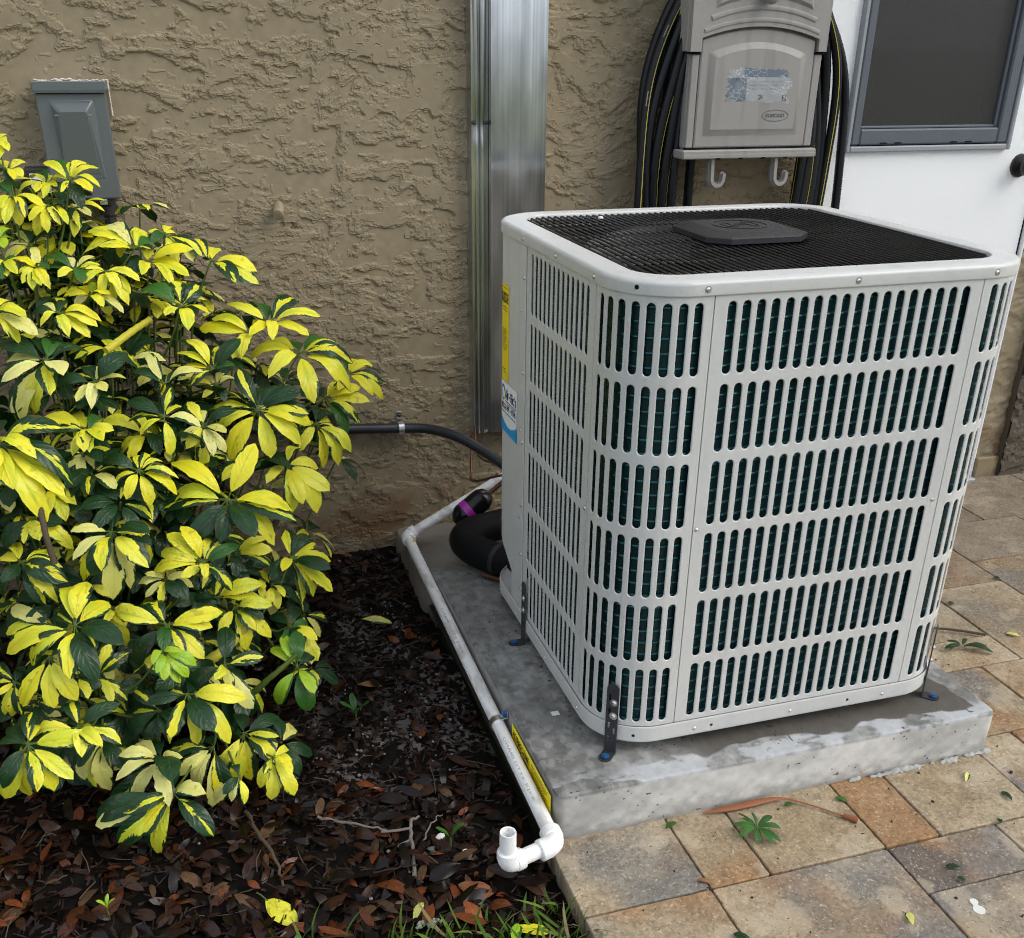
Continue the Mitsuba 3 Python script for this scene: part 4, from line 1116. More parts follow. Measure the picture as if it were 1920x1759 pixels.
# ------------------------------------------------------------------ electrical disconnect, little label box, conduit
db = thing("electrical_box", "grey metal electrical disconnect box high on the stucco at the left", "electrical box")
put("body", bbox(-0.2460, -0.1130, 2.586, 2.651, 0.9710, 1.1830, 0.002), "grey_enamel", smooth=False, parent=db)
put("cover", bbox(-0.2500, -0.1090, 2.5745, 2.5858, 0.9680, 1.1810, 0.003), "grey_enamel", smooth=False, parent=db)
oR = np.array([(-0.224, 1.012), (-0.135, 1.010), (-0.1345, 1.162), (-0.139, 1.168), (-0.219, 1.168), (-0.2245, 1.162)])
iR = np.array([(-0.2155, 1.022), (-0.1440, 1.021), (-0.1515, 1.141), (-0.1545, 1.1450), (-0.2045, 1.1450), (-0.2075, 1.1410)])
yv = lambda Q: 2.5742 - 0.019 * np.clip((Q[:, 1] - 1.010) / 0.135, 0, 1)
R = lambda Q, y: np.column_stack([Q[:, 0], y, Q[:, 1]])
bm = loft([R(oR, np.full(6, 2.5746)), R(oR + (iR - oR) * 0.12, np.full(6, 2.5735)), R(oR + (iR - oR) * 0.88, yv(iR) + 0.001), R(iR, yv(iR))], cap1=True)
put("raised_handle_cover", bm, "grey_enamel", smooth=22, parent=db)
hood = cat([bbox(-0.2525, -0.1065, 2.566, 2.651, 1.1840, 1.2020, 0.0015), bbox(-0.2525, -0.1065, 2.5655, 2.5735, 1.1815, 1.1839, 0.0004)])
put("hood", hood, "grey_enamel", smooth=False, parent=db)
put("bright_edge", cat([bbox(-0.2520, -0.1070, 2.5664, 2.5672, 1.2021, 1.2030), bbox(-0.216, -0.142, 2.5565, 2.5571, 1.1385, 1.1398)]), "grey_enamel_edge", smooth=False, parent=db)
put("hasp", bbox(-0.156, -0.140, 2.572, 2.576, 0.956, 0.9675, 0.001), "zinc", smooth=False, parent=db)
ck = []
for k in range(22):
    x = -0.25 + 0.145 * k / 21
    s = trimesh.creation.icosphere(1, rnd.uniform(0.002, 0.0042))
    s.vertices *= [1.6, 0.8, 0.6]
    s.apply_translation((x, 2.642, 1.203 + rnd.uniform(-0.002, 0.003)))
    ck.append(s)
for k in range(12):
    s = trimesh.creation.icosphere(1, rnd.uniform(0.002, 0.0036))
    s.vertices *= [0.7, 0.8, 1.5]
    s.apply_translation((-0.1040, 2.644, 1.200 - 0.006 * k))
    ck.append(s)
put("caulk_bead", cat(ck), "caulk", smooth=40, parent=db, kind="stuff", label="pale lumpy caulk along the top of the box")
lb = thing("junction_box", "small dark box with a white barcode label, half hidden by the shrub's top leaves", "junction box")
put("body", bbox(-0.305, -0.196, 2.596, 2.651, 0.965, 1.032, 0.003), "black_satin", smooth=False, parent=lb)
la = put("label_sheet", bbox(-0.292, -0.204, 2.5945, 2.5957, 0.978, 1.022), "label_white", smooth=False, parent=lb)
put("bars", cat([bbox(-0.226, -0.208, 2.5938, 2.5944, 0.982 + 0.0032 * k, 0.982 + 0.0032 * k + (0.0012 if k % 3 else 0.002)) for k in range(11)]), "print_black", smooth=False, parent=la)

cd = thing("conduit", "grey flexible conduit running from the electrical box along the wall to the unit", "conduit")
cp = spline([[-0.142, 2.620, 0.968], [-0.142, 2.622, 0.80], [-0.135, 2.625, 0.62], [-0.09, 2.626, 0.48], [0.02, 2.627, 0.405], [0.16, 2.627, 0.388], [0.30, 2.627, 0.374], [0.43, 2.626, 0.364], [0.515, 2.624, 0.358], [0.575, 2.60, 0.358], [0.632, 2.525, 0.358], [0.690, 2.44, 0.338], [0.745, 2.33, 0.310], [0.79, 2.2, 0.30]], 24)
dcp = np.cumsum(np.r_[0, np.linalg.norm(np.diff(cp, axis=0), axis=1)])
n_ = int(dcp[-1] / 0.0016)
cq = np.column_stack([np.interp(np.linspace(0, dcp[-1], n_), dcp, cp[:, k]) for k in range(3)])
rad = 0.0132 + 0.00035 * np.cos(np.arange(n_) * 2 * np.pi / 3.6)
put("hose", tube(cq, rad, 14, caps=False), "conduit_grey", smooth=40, parent=cd)
put("gland", cat([lathe([(0.0, 0.0), (0.021, 0.0), (0.021, 0.018), (0.017, 0.022), (0.017, 0.036), (0, 0.036)], 20, (-0.142, 2.620, 0.930), (0, 0, 1))]), "black_satin", smooth=30, parent=cd)
def strap(key_label, x, z, r=0.0152):
    key = thing("conduit_strap", key_label, "strap", None)
    th_ = np.linspace(-100, 100, 22)
    w = 0.0075
    V = []
    for q in th_:
        a_ = math.radians(q)
        V.append((2.6255 - (r + 0.0008) * math.cos(a_), z + (r + 0.0008) * math.sin(a_)))
    V = np.array(V)
    V2 = np.array([(2.6255 - (r + 0.0024) * math.cos(math.radians(q)), z + (r + 0.0024) * math.sin(math.radians(q))) for q in th_])
    ring = np.vstack([V, V2[::-1]])
    mm = []
    pl = trimesh.creation.extrude_polygon(Polygon(ring).buffer(0), 2 * w, engine="earcut")
    vv = pl.vertices
    pl.vertices = np.column_stack([x - w + vv[:, 2], vv[:, 0], vv[:, 1]])
    pl.fix_normals()
    mm.append(pl)
    mm.append(bbox(x - w, x + w, 2.6415, 2.6430, z + r, z + r + 0.026, 0.0006))
    put("band", cat(mm), "zinc", smooth=30, parent=key)
    put("nail", screw_head((x, 2.6414, z + r + 0.016), (0, -1, 0), 0.0042), "dark_steel", smooth=30, parent=key)
strap("bright metal strap on the conduit left of the galvanized cover", 0.507, 0.3585)
strap("bright metal strap on the conduit mostly hidden behind the yellow leaves", 0.185, 0.386)

# ------------------------------------------------------------------ white drain pipe
dp = thing("drain_pipe", "white plastic drain pipe along the pad's left side, ending in an upturned elbow", "drain pipe")
pr_ = 0.0134
A_, B_, C_, D_ = np.array([0.86, 2.500, 0.290]), np.array([0.487, 2.500, 0.096]), np.array([0.4885, 1.290, 0.052]), np.array([0.396, 1.268, 0.047])
put("pipe", tube([A_, B_ + (A_ - B_) * 0.05], pr_, 22), "pvc_pipe", smooth=40, parent=dp)
put("pipe", tube([B_ + (C_ - B_) * 0.012, C_ + (B_ - C_) * 0.012], pr_, 22), "pvc_pipe", smooth=40, parent=dp)
def elbow(p, d1, d2, leg=0.026, r=0.0176):
    """Two sockets meeting in a rounded bend."""
    d1, d2 = np.array(d1, float) / np.linalg.norm(d1), np.array(d2, float) / np.linalg.norm(d2)
    t = np.linspace(0, 1, 14)
    q = ((1 - t) ** 2)[:, None] * d1 * 0.016 + (t ** 2)[:, None] * d2 * 0.016
    bend = np.vstack([p + d1 * leg * 0.9, p + q, p + d2 * leg * 0.9])
    m = [tube(bend, r * 0.985, 26)]
    for d in (d1, d2):
        a0, a1 = p + d * 0.013, p + d * leg
        m.append(tube([a0, a0 + d * 0.001, a1 - d * 0.0015, a1], [r * 0.99, r * 1.06, r * 1.06, r * 1.0], 26))
    return cat(m)
put("elbow", elbow(B_, A_ - B_, C_ - B_, 0.028), "pvc_fitting", smooth=40, parent=dp)
put("elbow", elbow(C_ + np.array([0, -0.003, 0]), B_ - C_, D_ - C_, 0.033, 0.0182), "pvc_fitting", smooth=40, parent=dp)
put("elbow", elbow(D_, C_ - D_, np.array([0.0, 0.0, 1.0]), 0.029, 0.0178), "pvc_fitting", smooth=40, parent=dp)
put("pipe", tube([D_ + (C_ - D_) * 0.25, D_ + (C_ - D_) * 0.80], pr_ * 1.06, 22), "pvc_fitting", smooth=40, parent=dp)
e_ = D_ + np.array([0.0, 0.0, 0.0])
stubp = lathe([(0.0112, 0.010), (0.0112, 0.0555), (0.0136, 0.0565), (0.0142, 0.0552), (0.0142, 0.0)], 28, D_ + np.array([0, 0, 0.014]), (0, 0, 1))
put("open_end", stubp, "pvc_fitting", smooth=35, parent=dp, label="open upturned end of the pipe")
put("bore", lathe([(0.0, 0.030), (0.0111, 0.030)], 24, D_ + np.array([0, 0, 0.014]), (0, 0, 1)), "print_grey", smooth=False, parent=dp)
gl = []
for q, (pc, dr_) in enumerate(((B_ + (A_ - B_) * 0.235, A_ - B_), (B_ + (C_ - B_) * 0.018, C_ - B_), (B_ + (C_ - B_) * 0.040, C_ - B_))):
    d = dr_ / np.linalg.norm(dr_)
    u = np.cross(d, [0, 0, 1.0]); u /= np.linalg.norm(u)
    w = np.cross(u, d)
    for k in range(9):
        aa = 2.6 + rnd.uniform(-0.9, 0.5)
        pt = pc + d * rnd.uniform(-0.012, 0.012) + (u * math.cos(aa) + w * math.sin(aa)) * (pr_ if q else pr_ + 0.0002)
        s = trimesh.creation.icosphere(1, rnd.uniform(0.002, 0.0042))
        s.vertices *= 0.7
        s.apply_translation(pt)
        gl.append(s)
put("glue_drips", cat(gl), "pvc_glue", smooth=40, parent=dp, kind="stuff", label="yellow glue drips near the far elbow")
def pipe_print(text, h, start, along, up_hint, r, width, bold=False):
    m = meshkit.text_mesh(text, h, 0.0002, bold=bold)
    v = m.vertices
    v[:, 0] *= width / (v[:, 0].max() - v[:, 0].min())
    d = along / np.linalg.norm(along)
    u = np.array(up_hint, float); u -= d * (u @ d); u /= np.linalg.norm(u)
    w = np.cross(d, u)
    aa = v[:, 1] / r
    m.vertices = start + v[:, :1] * d + ((r + 0.00015 + v[:, 2:]) * (np.cos(aa)[:, None] * w + np.sin(aa)[:, None] * u))
    return m
dC = C_ - B_
s0_ = B_ + dC * 0.12
t1 = pipe_print("CHARLOTTE PIPE", 0.0048, B_ + dC * 0.34, dC, (0.75, 0, 0.55), pr_, 0.20)
t2 = pipe_print("CHARLOTTE PIPE", 0.0048, B_ + dC * 0.76, dC, (0.75, 0, 0.55), pr_, 0.19)
put("print", t1, "print_grey", smooth=False, parent=dp, kind="stuff")
put("print", t2, "print_grey", smooth=False, parent=dp, kind="stuff")
ps = thing("pipe_strap", "zinc strap with a blue bolt clamping the white drain pipe to the pad", "strap")
sy, spx, spz = 1.640, 0.4882, 0.0645
th_ = np.radians(np.linspace(60, 300, 26))
o1 = np.column_stack([spx + (pr_ + 0.0006) * np.cos(th_), spz + (pr_ + 0.0006) * np.sin(th_)])
o2 = np.column_stack([spx + (pr_ + 0.0026) * np.cos(th_), spz + (pr_ + 0.0026) * np.sin(th_)])
pl = trimesh.creation.extrude_polygon(Polygon(np.vstack([o1, o2[::-1]])).buffer(0), 0.016, engine="earcut")
vv = pl.vertices
pl.vertices = np.column_stack([vv[:, 0], sy - 0.008 + vv[:, 2], vv[:, 1]])
pl.fix_normals()
put("band", cat([pl, bbox(0.4945, 0.5075, sy - 0.008, sy + 0.008, spz + 0.0128, spz + 0.0144, 0.0004), bbox(0.5055, 0.5072, sy - 0.008, sy + 0.008, spz + 0.0120, spz + 0.028, 0.0004)]), "zinc", smooth=30, parent=ps)
b = cat([trimesh.creation.cylinder(0.0075, 0.002, sections=20), trimesh.creation.cylinder(0.0052, 0.011, sections=6)])
b.apply_transform(trimesh.geometry.align_vectors([0, 0, 1], [-1, 0, 0]))
b.apply_translation((0.5035, sy, spz + 0.0215))
put("bolt", b, "blue_head", smooth=False, parent=ps)

# ------------------------------------------------------------------ refrigerant lines
ip = thing("insulated_pipe", "thick black foam insulated pipe bending from the wall into the unit", "pipe")
put("foam", tube(spline([[0.88, 2.50, 0.14], [0.79, 2.435, 0.140], [0.700, 2.395, 0.145], [0.632, 2.362, 0.151], [0.600, 2.312, 0.152], [0.616, 2.250, 0.149], [0.658, 2.188, 0.148], [0.72, 2.105, 0.150], [0.78, 2.03, 0.150]], 8), 0.0405, 24), "black_foam", smooth=40, parent=ip)
put("tape", cat([tube([np.array([0.658, 2.188, 0.148]) - np.array([0.045, -0.068, 0]) * 0.12, np.array([0.658, 2.188, 0.148]) + np.array([0.045, -0.068, 0]) * 0.05], 0.0412, 24, caps=False)]), "black_satin", smooth=40, parent=ip)
fd = thing("filter_drier", "black filter canister with a purple band beside the insulated pipe", "filter")
f0, f1 = np.array([0.616, 2.450, 0.150]), np.array([0.712, 2.462, 0.214])
ax = (f1 - f0) / np.linalg.norm(f1 - f0)
can = lathe([(0.0, -0.012), (0.012, -0.010), (0.023, 0.0), (0.0305, 0.014), (0.0315, 0.022), (0.0315, 0.084), (0.029, 0.092), (0.022, 0.104), (0.009, 0.112), (0, 0.114)], 32, f0, ax)
put("canister", can, "black_gloss", smooth=40, parent=fd)
put("band", lathe([(0.0319, 0.026), (0.0319, 0.046)], 32, f0, ax), "band_purple", smooth=True, parent=fd)
put("end_fitting", tube([f1 + ax * 0.0, f1 + ax * 0.06], 0.0062, 12), "copper", smooth=40, parent=fd)
lp = thing("liquid_line", "thin pink tipped pipe sticking out below the insulated pipe", "pipe")
put("tube", tube([[0.610, 2.195, 0.112], [0.700, 2.09, 0.1135]], 0.0055, 12), "copper", smooth=40, parent=lp)
put("cap", tube([[0.648, 2.150, 0.1135], [0.690, 2.102, 0.1135]], 0.0085, 14), "print_pink", smooth=40, parent=lp)
single("control_wire", cat([tube(spline([[0.70, 2.60, 0.33], [0.668, 2.50, 0.27], [0.655, 2.43, 0.265], [0.70, 2.36, 0.30], [0.75, 2.30, 0.33]], 8), 0.0032, 8), tube(spline([[0.71, 2.61, 0.35], [0.69, 2.52, 0.31], [0.70, 2.44, 0.31], [0.74, 2.36, 0.34]], 8), 0.0028, 8)]), "copper", "thin brownish control wires hanging between the galvanized cover and the unit", "wire", smooth=40)
# ------------------------------------------------------------------ the variegated shrub
KINDS = {"Y": 0, "W": 1, "V": 2, "M": 3, "D": 4, "G": 5, "g": 6}
LEAFLET_ID = [0]
def blade(base, v, nrm, width, kind, nu=11, nv=7, arch=0.13, cup=0.16, ragged=0.0, seed=0, curl=0.0, uv_kind=True):
    """One leaflet: a blade from BASE along v, its face towards nrm; folded at the midrib and drooping at the tip. Vertices, triangles, uv."""
    L = np.linalg.norm(v)
    d = v / L
    n = nrm - d * (nrm @ d)
    n /= np.linalg.norm(n) + 1e-9
    b = np.cross(n, d)
    r = np.random.default_rng(seed)
    t = np.linspace(0, 1, nu)
    s = np.linspace(-1, 1, nv)
    w = (t ** 0.80) * np.clip(1 - t, 0, 1) ** 0.58
    w = w / w.max()
    w[0], w[-1] = 0.05, 0.03
    jag = 1 + (r.random((nu, 2)) - 0.5) * ragged * np.clip((t - 0.35) / 0.3, 0, 1)[:, None]
    half = np.where(s[None, :] < 0, w[:, None] * jag[:, :1], w[:, None] * jag[:, 1:]) * width * 0.5
    off = half * s[None, :]
    rise = arch * L * (np.sin(np.pi * t ** 0.9)) - curl * L * t ** 3
    bend = (r.random() - 0.5) * 0.10 * L * np.sin(np.pi * t)
    wave = 0.035 * width * np.sin(t * (7 + 4 * r.random()) + r.random() * 6)[:, None] * (s[None, :] ** 2) * np.sign(s)[None, :]
    z = rise[:, None] + cup * np.abs(off) - 0.75 * cup * off ** 2 / (width * 0.5 + 1e-9) * 1.4 + wave
    P = base + (t * L)[:, None, None] * d + (off + bend[:, None])[..., None] * b + z[..., None] * n
    i, j = np.meshgrid(np.arange(nu - 1), np.arange(nv - 1), indexing="ij")
    a = (i * nv + j).ravel()
    f = np.vstack([np.stack([a, a + 1, a + nv + 1], 1), np.stack([a, a + nv + 1, a + nv], 1)])
    LEAFLET_ID[0] += 1
    k = LEAFLET_ID[0]
    uv = np.stack([np.repeat(0.001 + 0.997 * t, nv) + 2 * k, np.tile(0.001 + 0.997 * (s + 1) / 2, nu) + 2 * kind], 1)
    return P.reshape(-1, 3), f, uv

def join(parts):
    V, F, U, o = [], [], [], 0
    for v, f, u in parts:
        V.append(v); F.append(f + o); U.append(u); o += len(v)
    return mesh_of(np.vstack(V), np.vstack(F)), np.vstack(U)

